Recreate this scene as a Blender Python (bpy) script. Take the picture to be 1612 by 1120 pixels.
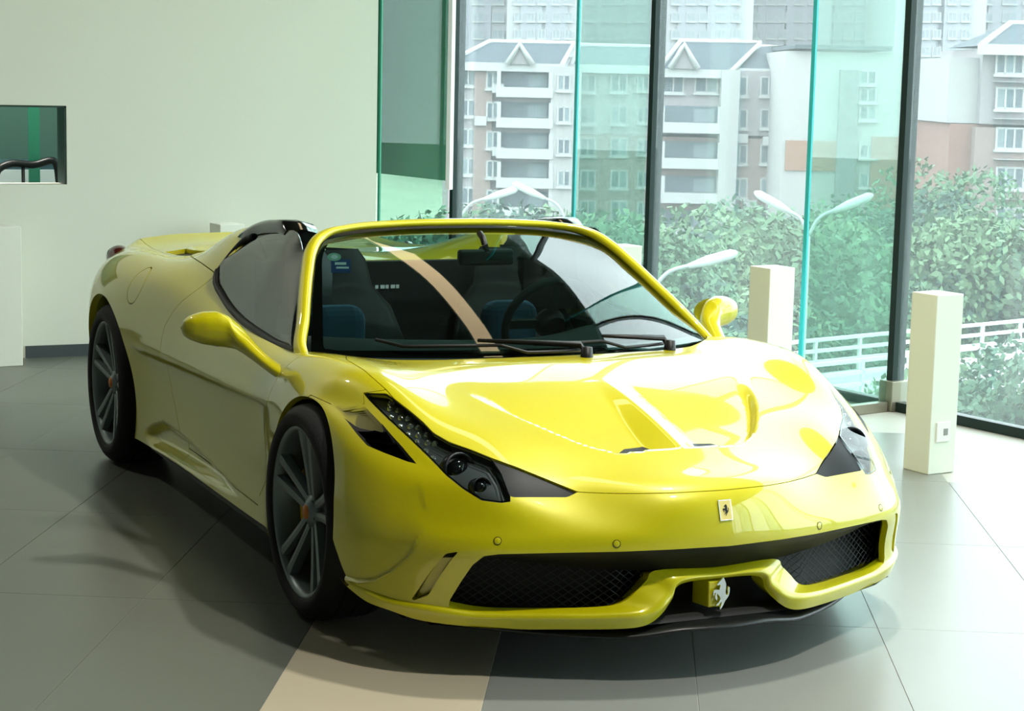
import bpy, bmesh, math, random
import numpy as np
from math import sin, cos, pi, radians, sqrt, atan2
from mathutils import Vector, Matrix

random.seed(7)
rng = np.random.default_rng(7)
for o in list(bpy.data.objects):
    bpy.data.objects.remove(o, do_unlink=True)
scene = bpy.context.scene
COL = scene.collection

# ---------------------------------------------------------------- camera
# world = car frame: x forward from the front axle, y to the car's left, z up from the floor
CAMP = (3.0220, 5.6095, -2.8245, 1.6928, 2.70727, 0.14199, 0.022925)
def cam_basis():
    F, cx, cy, cz, yaw, pitch, roll = CAMP
    f = np.array([cos(pitch)*cos(yaw), cos(pitch)*sin(yaw), -sin(pitch)])
    r = np.cross(f, [0, 0, 1]); r /= np.linalg.norm(r)
    u = np.cross(r, f); c, s = cos(roll), sin(roll)
    return F*1000, np.array([cx, cy, cz]), f, c*r+s*u, -s*r+c*u
FPX, CO, CF, CR, CU = cam_basis()
def ray(u, v): return CF + CR*(u-806)/FPX - CU*(v-560)/FPX
def at(u, v, ax, val):
    d = ray(u, v); t = (val-CO[ax])/d[ax]; return CO+t*d
def at_dist(u, v, dist):
    d = ray(u, v); return CO+d*dist
def px(P):
    d = np.asarray(P, float)-CO; z = d@CF
    return np.stack([806+FPX*(d@CR)/z, 560-FPX*(d@CU)/z], -1)
cd = bpy.data.cameras.new('camera'); cam = bpy.data.objects.new('camera', cd); COL.objects.link(cam)
cd.sensor_fit = 'HORIZONTAL'; cd.sensor_width = 36.0; cd.lens = 36.0*FPX/1612
cd.clip_start = 0.05; cd.clip_end = 3000
M = Matrix.Identity(4)
for i in range(3):
    M[i][0] = CR[i]; M[i][1] = CU[i]; M[i][2] = -CF[i]; M[i][3] = CO[i]
cam.matrix_world = M
scene.camera = cam

# ---------------------------------------------------------------- world, light, exposure
w = bpy.data.worlds.new('world'); scene.world = w; w.use_nodes = True
bg = w.node_tree.nodes['Background']
bg.inputs['Color'].default_value = (0.93, 0.97, 1.0, 1); bg.inputs['Strength'].default_value = 6.0
vs = scene.view_settings
vs.view_transform = 'Standard'; vs.look = 'None'; vs.gamma = 1.0; vs.use_curve_mapping = False
vs.exposure = 0.12
CEIL = 4.6
def area_light(name, loc, size, energy, color, rot=(0, 0, 0), size_y=None):
    l = bpy.data.lights.new(name, 'AREA'); l.energy = energy; l.color = color
    l.shape = 'RECTANGLE'; l.size = size; l.size_y = size_y or size
    o = bpy.data.objects.new(name, l); o.location = loc; o.rotation_euler = rot; COL.objects.link(o)
    return o

# ---------------------------------------------------------------- materials
MATS = {}
def lin(c): return tuple(((x/255)/12.92 if x/255 <= 0.04045 else ((x/255+0.055)/1.055)**2.4) for x in c)
def mat(name, rgb=(200, 200, 200), rough=0.5, metal=0.0, coat=0.0, spec=0.5, trans=0.0, emit=None, estr=0.0,
        noise=0.0, nscale=5.0, bump=0.0, bscale=50.0, ior=1.45, sub=None, coat_rough=0.03):
    if name in MATS: return MATS[name]
    m = bpy.data.materials.new(name); m.use_nodes = True
    nt = m.node_tree; b = nt.nodes['Principled BSDF']
    c = lin(rgb)
    b.inputs['Base Color'].default_value = (*c, 1)
    b.inputs['Roughness'].default_value = rough; b.inputs['Metallic'].default_value = metal
    b.inputs['Coat Weight'].default_value = coat; b.inputs['Coat Roughness'].default_value = coat_rough
    b.inputs['Specular IOR Level'].default_value = spec; b.inputs['IOR'].default_value = ior
    b.inputs['Transmission Weight'].default_value = trans
    if emit is not None:
        b.inputs['Emission Color'].default_value = (*lin(emit), 1); b.inputs['Emission Strength'].default_value = estr
    if noise > 0 or bump > 0:
        tc = nt.nodes.new('ShaderNodeTexCoord')
    if noise > 0:
        n = nt.nodes.new('ShaderNodeTexNoise'); n.inputs['Scale'].default_value = nscale; n.inputs['Detail'].default_value = 4
        nt.links.new(tc.outputs['Object'], n.inputs['Vector'])
        mx = nt.nodes.new('ShaderNodeMix'); mx.data_type = 'RGBA'
        mx.inputs[6].default_value = (*[max(0, x*(1-noise)) for x in c], 1)
        mx.inputs[7].default_value = (*[min(1, x*(1+noise)) for x in c], 1)
        nt.links.new(n.outputs['Fac'], mx.inputs[0]); nt.links.new(mx.outputs[2], b.inputs['Base Color'])
    if bump > 0:
        n2 = nt.nodes.new('ShaderNodeTexNoise'); n2.inputs['Scale'].default_value = bscale; n2.inputs['Detail'].default_value = 5
        nt.links.new(tc.outputs['Object'], n2.inputs['Vector'])
        bp = nt.nodes.new('ShaderNodeBump'); bp.inputs['Strength'].default_value = bump; bp.inputs['Distance'].default_value = 0.01
        nt.links.new(n2.outputs['Fac'], bp.inputs['Height']); nt.links.new(bp.outputs['Normal'], b.inputs['Normal'])
    MATS[name] = m
    return m
def glass_mat(name, tint, refl_ior=1.45, haze=0.0, haze_col=(220, 235, 235), rough=0.0):
    """thin clear sheet: fresnel gloss over a tinted see-through, with a little translucent veil that puts outdoor haze into the glass"""
    if name in MATS: return MATS[name]
    m = bpy.data.materials.new(name); m.use_nodes = True
    nt = m.node_tree; nt.nodes.clear()
    out = nt.nodes.new('ShaderNodeOutputMaterial')
    tr = nt.nodes.new('ShaderNodeBsdfTransparent'); tr.inputs['Color'].default_value = (*lin(tint), 1)
    gl = nt.nodes.new('ShaderNodeBsdfGlossy'); gl.inputs['Roughness'].default_value = rough; gl.inputs['Color'].default_value = (1, 1, 1, 1)
    fr = nt.nodes.new('ShaderNodeFresnel'); 
    ge = nt.nodes.new('ShaderNodeNewGeometry'); mp = nt.nodes.new('ShaderNodeMapRange')   # same reflectance from both faces of the sheet
    mp.inputs['To Min'].default_value = refl_ior; mp.inputs['To Max'].default_value = 1/refl_ior
    nt.links.new(ge.outputs['Backfacing'], mp.inputs['Value']); nt.links.new(mp.outputs['Result'], fr.inputs['IOR'])
    mx = nt.nodes.new('ShaderNodeMixShader')
    base = tr.outputs[0]
    if haze > 0:
        tl = nt.nodes.new('ShaderNodeBsdfTranslucent'); tl.inputs['Color'].default_value = (*lin(haze_col), 1)
        m2 = nt.nodes.new('ShaderNodeMixShader'); m2.inputs[0].default_value = haze
        nt.links.new(tr.outputs[0], m2.inputs[1]); nt.links.new(tl.outputs[0], m2.inputs[2]); base = m2.outputs[0]
    nt.links.new(fr.outputs[0], mx.inputs[0]); nt.links.new(base, mx.inputs[1]); nt.links.new(gl.outputs[0], mx.inputs[2])
    nt.links.new(mx.outputs[0], out.inputs[0])
    MATS[name] = m
    return m

# ---------------------------------------------------------------- object helpers
def tag(o, label=None, cat=None, group=None, kind=None):
    if label: o['label'] = label
    if cat: o['category'] = cat
    if group: o['group'] = group
    if kind: o['kind'] = kind
    return o
def empty(name, loc=(0, 0, 0), rz=0.0, parent=None):
    o = bpy.data.objects.new(name, None); o.empty_display_size = 0.1
    o.location = loc; o.rotation_euler = (0, 0, rz); COL.objects.link(o)
    if parent: o.parent = parent
    return o
def link(name, me, parent=None, loc=(0, 0, 0), rot=(0, 0, 0)):
    o = bpy.data.objects.new(name, me); COL.objects.link(o); o.location = loc; o.rotation_euler = rot
    if parent: o.parent = parent
    return o
class MB:
    """collects shapes into one mesh"""
    def __init__(s): s.v = []; s.f = []; s.m = []; s.mi = 0; s.sm = []
    def add(s, verts, faces, smooth=False):
        o = len(s.v); s.v += [tuple(map(float, p)) for p in verts]
        for f in faces: s.f.append(tuple(o+i for i in f)); s.m.append(s.mi); s.sm.append(smooth)
        return s
    def box(s, c, d, rz=0.0, R=None):
        vs_ = []
        for x in (-.5, .5):
            for y in (-.5, .5):
                for z in (-.5, .5):
                    p = Vector((x*d[0], y*d[1], z*d[2]))
                    if R is not None: p = R@p
                    elif rz: p = Matrix.Rotation(rz, 3, 'Z')@p
                    vs_.append((p.x+c[0], p.y+c[1], p.z+c[2]))
        return s.add(vs_, [(0, 1, 3, 2), (4, 6, 7, 5), (0, 4, 5, 1), (2, 3, 7, 6), (0, 2, 6, 4), (1, 5, 7, 3)])
    def bbox(s, lo, hi):
        return s.box([(a+b)/2 for a, b in zip(lo, hi)], [b-a for a, b in zip(lo, hi)])
    def tube(s, pts, r, n=10, cap=True, closed=False):
        pts = [Vector(p) for p in pts]; N = len(pts); rs = r if hasattr(r, '__len__') else [r]*N
        base = []; prev = None
        for i, p in enumerate(pts):
            if closed: t = pts[(i+1) % N]-pts[i-1]
            else: t = pts[min(i+1, N-1)]-pts[max(i-1, 0)]
            t.normalize()
            if prev is None:
                a = Vector((0, 0, 1)) if abs(t.z) < .9 else Vector((1, 0, 0))
                nrm = t.cross(a).normalized()
            else:
                nrm = (prev-t*prev.dot(t)).normalized()
            prev = nrm; b = t.cross(nrm)
            for k in range(n):
                a = 2*pi*k/n; q = p+(nrm*cos(a)+b*sin(a))*rs[i]; base.append(q)
        fs = []
        for i in range(N if closed else N-1):
            for k in range(n):
                a = i*n+k; b_ = i*n+(k+1) % n; j = ((i+1) % N)*n
                fs.append((a, b_, j+(k+1) % n, j+k))
        if cap and not closed:
            fs.append(tuple(range(n-1, -1, -1))); fs.append(tuple(range((N-1)*n, N*n)))
        return s.add(base, fs, True)
    def lathe(s, prof, n=48, axis='y', c=(0, 0, 0), closed=False):
        vs_ = []; fs = []; K = len(prof)
        for i in range(n):
            a = 2*pi*i/n
            for r, h in prof:
                if axis == 'y': vs_.append((c[0]+r*cos(a), c[1]+h, c[2]+r*sin(a)))
                else: vs_.append((c[0]+r*cos(a), c[1]+r*sin(a), c[2]+h))
        for i in range(n):
            j = (i+1) % n
            for k in range(K if closed else K-1):
                k2 = (k+1) % K
                fs.append((i*K+k, i*K+k2, j*K+k2, j*K+k))
        return s.add(vs_, fs, True)
    def prism(s, poly, h, z0=0.0):
        n = len(poly)
        vs_ = [(p[0], p[1], z0) for p in poly]+[(p[0], p[1], z0+h) for p in poly]
        fs = [tuple(range(n-1, -1, -1)), tuple(range(n, 2*n))]+[(i, (i+1) % n, n+(i+1) % n, n+i) for i in range(n)]
        return s.add(vs_, fs)
    def extr(s, poly3, d):
        n = len(poly3); d = Vector(d)
        vs_ = [Vector(p) for p in poly3]; vs_ += [p+d for p in vs_]
        fs = [tuple(range(n-1, -1, -1)), tuple(range(n, 2*n))]+[(i, (i+1) % n, n+(i+1) % n, n+i) for i in range(n)]
        return s.add(vs_, fs)
    def grid(s, P, smooth=True, closed_u=False):
        nu, nv = len(P), len(P[0]); vs_ = [q for row in P for q in row]; fs = []
        for i in range(nu if closed_u else nu-1):
            for j in range(nv-1):
                a = i*nv+j; b = ((i+1) % nu)*nv+j
                fs.append((a, a+1, b+1, b))
        return s.add(vs_, fs, smooth)
    def mesh(s, name, mats, fix=True):
        me = bpy.data.meshes.new(name); me.from_pydata(s.v, [], s.f)
        for m in (mats if isinstance(mats, (list, tuple)) else [mats]): me.materials.append(m)
        me.polygons.foreach_set('material_index', s.m); me.polygons.foreach_set('use_smooth', s.sm)
        if fix:
            bm = bmesh.new(); bm.from_mesh(me); bmesh.ops.recalc_face_normals(bm, faces=bm.faces); bm.to_mesh(me); bm.free()
        me.update(); return me
    def build(s, name, mats, parent=None, bevel=0.0, seg=2, loc=(0, 0, 0), rot=(0, 0, 0), fix=True, sub=0):
        o = link(name, s.mesh(name, mats, fix), parent, loc, rot)
        if sub:
            md = o.modifiers.new('sub', 'SUBSURF'); md.levels = sub; md.render_levels = sub
        if bevel > 0:
            md = o.modifiers.new('bevel', 'BEVEL'); md.width = bevel; md.segments = seg; md.limit_method = 'ANGLE'; md.angle_limit = radians(35)
        return o
def crv(pts, n):
    """smooth curve through points"""
    P = np.array(pts, float); d = np.r_[0, np.cumsum(np.linalg.norm(np.diff(P, axis=0), axis=1))]
    t = np.linspace(0, d[-1], n); out = []
    K = len(P); m = np.zeros_like(P)
    for i in range(K):
        if i == 0: m[i] = (P[1]-P[0])/(d[1]-d[0])
        elif i == K-1: m[i] = (P[-1]-P[-2])/(d[-1]-d[-2])
        else:
            h0, h1 = d[i]-d[i-1], d[i+1]-d[i]
            m[i] = ((P[i]-P[i-1])/h0*h1+(P[i+1]-P[i])/h1*h0)/(h0+h1)
    for x in t:
        i = min(max(np.searchsorted(d, x)-1, 0), K-2); h = d[i+1]-d[i]; s = (x-d[i])/h
        out.append((2*s**3-3*s**2+1)*P[i]+(s**3-2*s**2+s)*h*m[i]+(-2*s**3+3*s**2)*P[i+1]+(s**3-s**2)*h*m[i+1])
    return np.array(out)
def poly_sd(P, poly):
    """signed distance in the plane, negative inside"""
    P = np.asarray(P, float); poly = np.asarray(poly, float)
    d = np.full(len(P), 1e9); ins = np.zeros(len(P), bool); n = len(poly)
    for i in range(n):
        a, b = poly[i], poly[(i+1) % n]; e = b-a; w_ = P-a
        t = np.clip((w_@e)/max(e@e, 1e-12), 0, 1)
        d = np.minimum(d, np.hypot(*(w_-t[:, None]*e).T))
        c1 = (a[1] <= P[:, 1]) != (b[1] <= P[:, 1])
        with np.errstate(divide='ignore', invalid='ignore'):
            xx = a[0]+(P[:, 1]-a[1])/(b[1]-a[1])*(b[0]-a[0])
        ins ^= c1 & (P[:, 0] < xx)
    return np.where(ins, -d, d)
class Skin:
    """a sheet of faces with per-vertex position and normal, that can be cut along a signed distance"""
    def __init__(s, A, faces): s.A = A; s.F = faces
    @property
    def P(s): return s.A[:, :3]
    def cut(s, sd):
        """keep the part where sd < 0"""
        ins = sd < 0
        keepF = []; A = s.A; newA = []; cache = {}; nb = len(A)
        for f in s.F:
            k = [ins[i] for i in f]
            if all(k): keepF.append(f)
            elif any(k):
                out = []
                for a, b in zip(f, f[1:]+f[:1]):
                    if ins[a]: out.append(a)
                    if ins[a] != ins[b]:
                        key = (a, b) if a < b else (b, a)
                        if key not in cache:
                            i, j = key; t = sd[i]/(sd[i]-sd[j]); cache[key] = nb+len(newA); newA.append(A[i]+(A[j]-A[i])*t)
                        out.append(cache[key])
                if len(out) >= 3: keepF.append(tuple(out))
        AA = np.vstack([A, np.array(newA)]) if newA else A
        return Skin(AA, keepF).compact()
    def compact(s):
        used = sorted({i for f in s.F for i in f}); mp = {o: n for n, o in enumerate(used)}
        return Skin(s.A[used] if used else s.A[:0], [tuple(mp[i] for i in f) for f in s.F])
    def split(s, sd, gap=0.0015):
        return s.cut(sd+gap), s.cut(-sd+gap)
    def loops(s):
        cnt = {}
        for f in s.F:
            for a, b in zip(f, f[1:]+f[:1]): cnt[(a, b)] = 1
        return [e for e in cnt if (e[1], e[0]) not in cnt]
    def offset(s, d):
        A = s.A.copy(); A[:, :3] -= A[:, 3:6]*d; return Skin(A, s.F)
    def build(s, name, mats, parent=None, skirt=0.012, mirror=False, skirt_mat=0, cond=None, dirv=None):
        A = s.A; F = list(s.F); V = A[:, :3].copy(); Nn = A[:, 3:6].copy(); mi = [0]*len(F)
        if skirt > 0:
            E = [e for e in s.loops() if cond is None or (cond(A[e[0]]) and cond(A[e[1]]))]
            ids = sorted({i for e in E for i in e}); mp = {o: n for n, o in enumerate(ids)}
            b0 = len(V); n = len(ids)
            P0 = A[ids, :3]; D = A[ids, 3:6] if dirv is None else -np.tile(dirv, (n, 1))
            V = np.vstack([V, P0, P0-D*skirt]); sn = np.zeros((n, 3))
            for a, b in E:
                t = A[b, :3]-A[a, :3]; q = np.cross(t, A[a, 3:6]); l = np.linalg.norm(q)
                if l > 0: sn[mp[a]] += q/l; sn[mp[b]] += q/l
            l = np.linalg.norm(sn, axis=1); sn = sn/np.maximum(l, 1e-9)[:, None]
            Nn = np.vstack([Nn, sn, sn])
            for a, b in E:
                F.append((b0+mp[b], b0+mp[a], b0+n+mp[a], b0+n+mp[b])); mi.append(skirt_mat)
        me = bpy.data.meshes.new(name); me.from_pydata(V.tolist(), [], F)
        for m in (mats if isinstance(mats, (list, tuple)) else [mats]): me.materials.append(m)
        me.polygons.foreach_set('material_index', mi); me.polygons.foreach_set('use_smooth', [True]*len(F))
        if me.validate(): print('INVALID', name)
        me.update()
        if not F: print('EMPTY', name); return link(name, me, parent)
        l = np.linalg.norm(Nn, axis=1); Nn = Nn/np.maximum(l, 1e-9)[:, None]
        me.normals_split_custom_set_from_vertices(Nn.tolist())
        return link(name, me, parent)
def side(sk, s):
    """the part on one side of the car (s=-1: the car's right)"""
    return sk.cut(-s*sk.P[:, 1]-1e-4)
def bs_basis(n, t):
    """uniform cubic b-spline basis with straight phantom ends; t in [0, n-1]"""
    B = np.zeros((len(t), n+2)); i = np.clip(np.floor(t).astype(int), 0, n-2); f = t-i
    w4 = [(1-f)**3/6, (3*f**3-6*f**2+4)/6, (-3*f**3+3*f**2+3*f+1)/6, f**3/6]
    for k in range(4): B[np.arange(len(t)), i+k] += w4[k]
    R = B[:, 1:-1].copy(); R[:, 0] += 2*B[:, 0]; R[:, 1] -= B[:, 0]; R[:, -1] += 2*B[:, -1]; R[:, -2] -= B[:, -1]
    return R
def interp_ctrl(P, axis, wgt):
    n = P.shape[axis]; Bk = bs_basis(n, np.arange(n, dtype=float)); Q = np.moveaxis(np.tensordot(np.linalg.inv(Bk), P, (1, axis)), 0, axis)
    return P+wgt*(Q-P)
def surf(P, tu, tv):
    Bu = bs_basis(P.shape[0], tu); Bv = bs_basis(P.shape[1], tv)
    return np.einsum('ai,ijk,bj->abk', Bu, P, Bv)
def grid_skin(S, flip=False):
    nu, nv = S.shape[:2]
    du = np.gradient(S, axis=0); dv = np.gradient(S, axis=1); N = np.cross(du, dv)
    N /= np.maximum(np.linalg.norm(N, axis=2, keepdims=True), 1e-12)
    if flip: N = -N
    A = np.concatenate([S, N], 2).reshape(-1, 6); F = []
    for i in range(nu-1):
        for j in range(nv-1):
            a = i*nv+j; q = (a, a+nv, a+nv+1, a+1)
            F.append(q[::-1] if flip else q)
    return Skin(A, F)
# ================================================================ ROOM SHELL
FLOORM = mat('floor_slab', (176, 176, 166), rough=.5)
WALLM = mat('white_wall', (226, 229, 216), rough=.75, bump=.03, bscale=30)
m = MB(); m.prism([(-9.5, -7), (10, -7), (10, 5.6), (6.8, 4.95), (2.0, 4.3), (-1.7, 3.47), (-2.72, 3.36), (-5.0, 3.1), (-7.4, 2.82), (-9.5, 2.5)], .25, -.2525)
floor = tag(m.build('floor', FLOORM), 'pale grey tiled showroom floor under the yellow car', kind='structure')
# tiles 0.6 x 1.2, laid at an angle to the car
def tile_mat(name, rgb, n=.10):
    mm = mat(name, rgb, rough=.33, noise=n, nscale=1.6, bump=.02, bscale=9)
    return mm
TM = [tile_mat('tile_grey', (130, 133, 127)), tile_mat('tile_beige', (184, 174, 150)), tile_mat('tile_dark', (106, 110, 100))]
tw, tl = .5915, 1.183
tme = []
for k in range(3):
    m = MB(); g = .0009; ch = .0008
    x1, y1 = tl/2-g, tw/2-g
    lo = [(-x1, -y1, -.002), (x1, -y1, -.002), (x1, y1, -.002), (-x1, y1, -.002)]
    mi_ = [(x, y, -ch) for x, y, z in lo]; hi = [(x*(1-ch/abs(x)), y*(1-ch/abs(y)), 0) for x, y, z in lo]
    m.add(lo+mi_+hi, [(8, 9, 10, 11)]+[(i, (i+1) % 4, 4+(i+1) % 4, 4+i) for i in range(4)]+[(4+i, 4+(i+1) % 4, 8+(i+1) % 4, 8+i) for i in range(4)])
    tme.append(m.mesh('tile', TM[k]))
ang = radians(-28.5); ex = np.array([cos(ang), sin(ang)]); ey = np.array([-sin(ang), cos(ang)])
OFFY = -.184+tw/2; OFFX = .30
cand = []
FAC = [(9.9, 5.5), (6.8, 4.85), (2.0, 4.2), (-1.7, 3.37), (-2.72, 3.26), (-5.0, 3.0), (-7.4, 2.72), (-9.4, 2.4)]
rp = np.array([(-9.4, -6.9), (9.9, -6.9)]+FAC)
for i in range(-14, 15):
    for j in range(-18, 19):
        sh = (0, .5, .25, .75)[j % 4]*tl*0
        c = ex*((i+.5)*tl+OFFX+sh)+ey*(j*tw+OFFY)
        if poly_sd([c], rp)[0] < -.62:
            d = np.linalg.norm(c-np.array([0.5, -.2])); cand.append((d, i, j, c))
cand.sort(key=lambda q: q[0])
FAR = MB()
for n, (d, i, j, c) in enumerate(cand):
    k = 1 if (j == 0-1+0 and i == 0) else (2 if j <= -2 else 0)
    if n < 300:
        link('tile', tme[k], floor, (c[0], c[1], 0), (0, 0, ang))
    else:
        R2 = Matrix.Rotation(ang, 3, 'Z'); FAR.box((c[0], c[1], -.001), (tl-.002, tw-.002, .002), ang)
if FAR.v: tag(FAR.build('far_tiles', TM[0], floor), kind='stuff')

# end wall of the showroom with a pass-through opening
WX = -5.83
oy0, oy1, oz0, oz1 = -1.75, -.445, 1.028, 1.49
m = MB()
for lo, hi in (((WX-.2, -7, 0), (WX, oy0, CEIL)), ((WX-.2, oy1, 0), (WX, 1.505, CEIL)), ((WX-.2, oy0, 0), (WX, oy1, oz0)), ((WX-.2, oy0, oz1), (WX, oy1, CEIL))):
    m.bbox(lo, hi)
tag(m.build('wall_back', WALLM), 'white showroom wall with a low wide opening, behind the car', kind='structure')
m = MB(); t_ = .012; m.bbox((WX-.21, oy1-t_, oz0), (WX-.004, oy1-.001, oz1)); m.bbox((WX-.21, oy0+.001, oz0), (WX-.004, oy0+t_, oz1)); m.bbox((WX-.21, oy0, oz1-t_), (WX-.004, oy1, oz1-.001))
tag(m.build('trim_1', mat('reveal_teal', (40, 66, 58), rough=.4)), 'dark green lining of the opening in the white wall', kind='structure')
m = MB(); m.bbox((WX, -.70, .0), (WX+.012, 1.5, .072)); m.bbox((WX, -7, 0), (WX+.012, -.95, .072))
tag(m.build('baseboard_back', mat('baseboard', (70, 78, 82), rough=.4)), 'dark grey baseboard along the white wall', kind='structure')
m = MB(); m.bbox((-9.5, -7.2, 0), (10, -7, CEIL)); tag(m.build('wall_side', mat('grey_wall', (98, 100, 94), rough=.7)), 'grey wall on the far left side', kind='structure')
m = MB(); m.bbox((10, -7.2, 0), (10.2, 5.6, CEIL)); tag(m.build('wall_front', mat('grey_wall', (98, 100, 94), rough=.7)), 'grey wall facing the car', kind='structure')
m = MB(); m.bbox((-9.7, -7.2, 0), (-9.5, 2.4, CEIL)); m.extr([(-9.7, 2.45, .95), (-7.47, 2.72, .95), (-7.47, 2.76, .95), (-9.7, 2.49, .95)], (0, 0, CEIL-.95)); tag(m.build('wall_corridor', mat('teal_wall', (74, 150, 120), rough=.5)), 'dark green wall of the room behind', kind='structure')
m = MB(); m.prism([(-9.7, -7.2), (10.2, -7.2), (10.2, 5.75), (6.8, 5.05), (2.0, 4.4), (-1.7, 3.57), (-2.72, 3.42), (-5.0, 3.15), (-7.4, 2.95), (-9.7, 2.7)], .25, CEIL); tag(m.build('ceiling', mat('ceiling_grey', (74, 76, 75), rough=.8)), 'grey ceiling high above the car', kind='structure')

# ---------------------------------------------------------------- glass front
PANE = glass_mat('pane_glass', (236, 244, 243), 1.45, haze=.052, haze_col=(225, 232, 236))  # translucent share of the glass stands in for haze over the city
PLACE = {4: 'abreast of the car doors', 5: 'abreast of the car nose', 6: 'ahead of the car', 7: 'abreast of the camera', 8: 'at the front corner of the room'}
PANEL = {1: 'left pane before the gabled block', 2: 'middle pane before the balconies', 3: 'right pane behind the tall bollard', 4: 'pane abreast of the car doors', 5: 'pane abreast of the car nose', 6: 'pane ahead of the car', 7: 'pane nearest the front corner'}
FIN = glass_mat('fin_glass', (226, 243, 237), 1.45, haze=.05, haze_col=(190, 225, 215))
STEEL = mat('mullion_dark', (26, 44, 42), rough=.4, metal=.3)
EDGE = mat('glass_edge_cyan', (58, 190, 196), rough=.3)
EDGEG = mat('glass_edge_green', (60, 150, 120), rough=.3)
BRASS = mat('fitting_brass', (150, 146, 128), rough=.35, metal=.6)
MUL = [(-9.6, 2.45), (-7.4, 2.72), (-4.96, 3.02), (-2.72, 3.29), (-.35, 3.66), (2.0, 4.2), (4.4, 4.55), (6.8, 4.9), (9.6, 5.5)]
for k, (a, b) in enumerate(zip(MUL[:-1], MUL[1:])):
    if k == 0: continue
    a = Vector((*a, 0)); b = Vector((*b, 0)); d = (b-a).normalized(); L = (b-a).length; n = Vector((-d.y, d.x, 0)); rz = atan2(d.y, d.x); mdl = (a+b)/2
    w_ = empty('window_%d' % (k+1), mdl, rz); tag(w_, 'tall glass front, '+PANEL.get(k, 'pane'), kind='structure')
    m = MB(); m.bbox((-L/2+.03, -.006, .05), (L/2-.03, .006, CEIL)); m.build('pane', PANE, w_)
    m = MB(); m.bbox((-L/2+.03, -.03, 0), (L/2-.03, .03, .05)); m.build('bottom_rail', STEEL, w_)
# posts and the glass fins that stand inward from them
fin_dirs = {1: (597, 1), 2: (905, 1), 3: (1275, 1)}
for k, (x, y) in enumerate(MUL):
    if k == 0: continue
    t = empty('mullion', (x, y, 0)); nx = k
    a = Vector(MUL[max(k-1, 0)]); b = Vector(MUL[min(k+1, len(MUL)-1)]); d = (b-a).normalized(); rz = atan2(d.y, d.x)
    t.rotation_euler = (0, 0, rz)
    lab = {1: 'steel mullion with a bright inner strip, leftmost in the glass front', 2: 'dark steel mullion in the middle of the glass front', 3: 'dark steel mullion behind the rightmost white bollard'}.get(k, 'steel mullion of the glass front '+PLACE.get(k, ''))
    tag(t, lab, 'mullion', 'mullions of the glass front')
    m = MB(); m.bbox((-.022, -.035, 0), (.022, .05, CEIL)); m.build('post', STEEL, t)
    m = MB(); m.bbox((-.05, -.06, 0), (.05, .06, .16)); m.build('foot_fitting', BRASS, t, bevel=.004)
    if k == 1:
        q_ = Matrix.Rotation(-rz, 3, 'Z')@Vector((-.42*.045+.09, -.9*.045-.04, 0))
        m = MB(); m.box((q_.x, q_.y, (CEIL+.9)/2), (.04, .035, CEIL-.9), .4-rz); m.build('light_strip', mat('white_profile', (235, 240, 240), rough=.4), t)
    L = .66
    fdir = Vector((.22, -1, 0)).normalized()
    if k in fin_dirs:
        # length so that the free edge stands where the photo shows it
        u0 = fin_dirs[k][0]; r0 = ray(u0, 200)
        A_ = np.array([[r0[0], -fdir.x], [r0[1], -fdir.y]]); L = float(np.linalg.solve(A_, np.array([x-CO[0], y-CO[1]]))[1])
        L = max(.3, min(L, 1.2))
    g = empty('glass_fin', (x, y, 0), atan2(fdir.y, fdir.x))
    tag(g, {1: 'upright glass fin with green edge beside the white wall', 2: 'upright glass fin with cyan edge in the middle of the glass front', 3: 'upright glass fin with cyan edge behind the tall bollard and mirror'}.get(k, 'upright glass fin of the glass front '+PLACE.get(k, '')), 'glass fin', 'glass fins of the glass front')
    m = MB(); m.bbox((.07, -.009, .05), (L-.012, .009, CEIL)); m.build('sheet', FIN, g)
    m = MB(); m.bbox((L-.012, -.0125, .05), (L, .0125, CEIL)); m.build('polished_edge', EDGEG if k == 1 else EDGE, g)
    m = MB(); m.bbox((.07, -.025, 0), (L, .025, .05)); m.build('shoe', BRASS, g)
# ---------------------------------------------------------------- ceiling lights
LAMPW = mat('lamp_white', (255, 250, 240), emit=(255, 248, 235), estr=14.0)
def ceiling_light(x, y, watts, lab, z=None, rad=.14):
    z = z or CEIL
    g = empty('ceiling_light', (x, y, z-.002)); tag(g, lab, 'ceiling light', 'ceiling downlights')
    m = MB(); m.lathe([(rad*.8, -.01), (rad, -.03), (rad*1.25, -.03), (rad*1.3, 0), (0, 0)], 24, 'z'); m.build('housing', mat('lamp_housing', (225, 225, 222)), g)
    m = MB(); m.lathe([(0, -.014), (rad*.8, -.012)], 24, 'z'); m.build('diffuser', LAMPW, g)
    l = bpy.data.lights.new('lamp_light', 'AREA'); l.shape = 'DISK'; l.size = rad*1.8; l.energy = watts; l.color = (1, .96, .88)
    o = bpy.data.objects.new('lamp_light', l); o.location = (0, 0, -.04); COL.objects.link(o); o.parent = g
def linear_light(x0, y0, x1, y1, watts, lab):
    L = math.hypot(x1-x0, y1-y0); g = empty('linear_light', ((x0+x1)/2, (y0+y1)/2, CEIL-.002), atan2(y1-y0, x1-x0)); tag(g, lab, 'ceiling light', 'linear ceiling lights')
    m = MB(); m.bbox((-L/2-.02, -.16, -.07), (L/2+.02, .16, 0)); m.build('housing', mat('lamp_housing', (225, 225, 222)), g)
    m = MB(); m.bbox((-L/2, -.14, -.076), (L/2, .14, -.07)); m.build('diffuser', mat('linear_white', (255, 224, 176), emit=(255, 224, 176), estr=watts), g)
linear_light(-4.5, 1.36, -.6, .58, 4.0, 'long warm linear light in the ceiling above the car')
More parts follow.
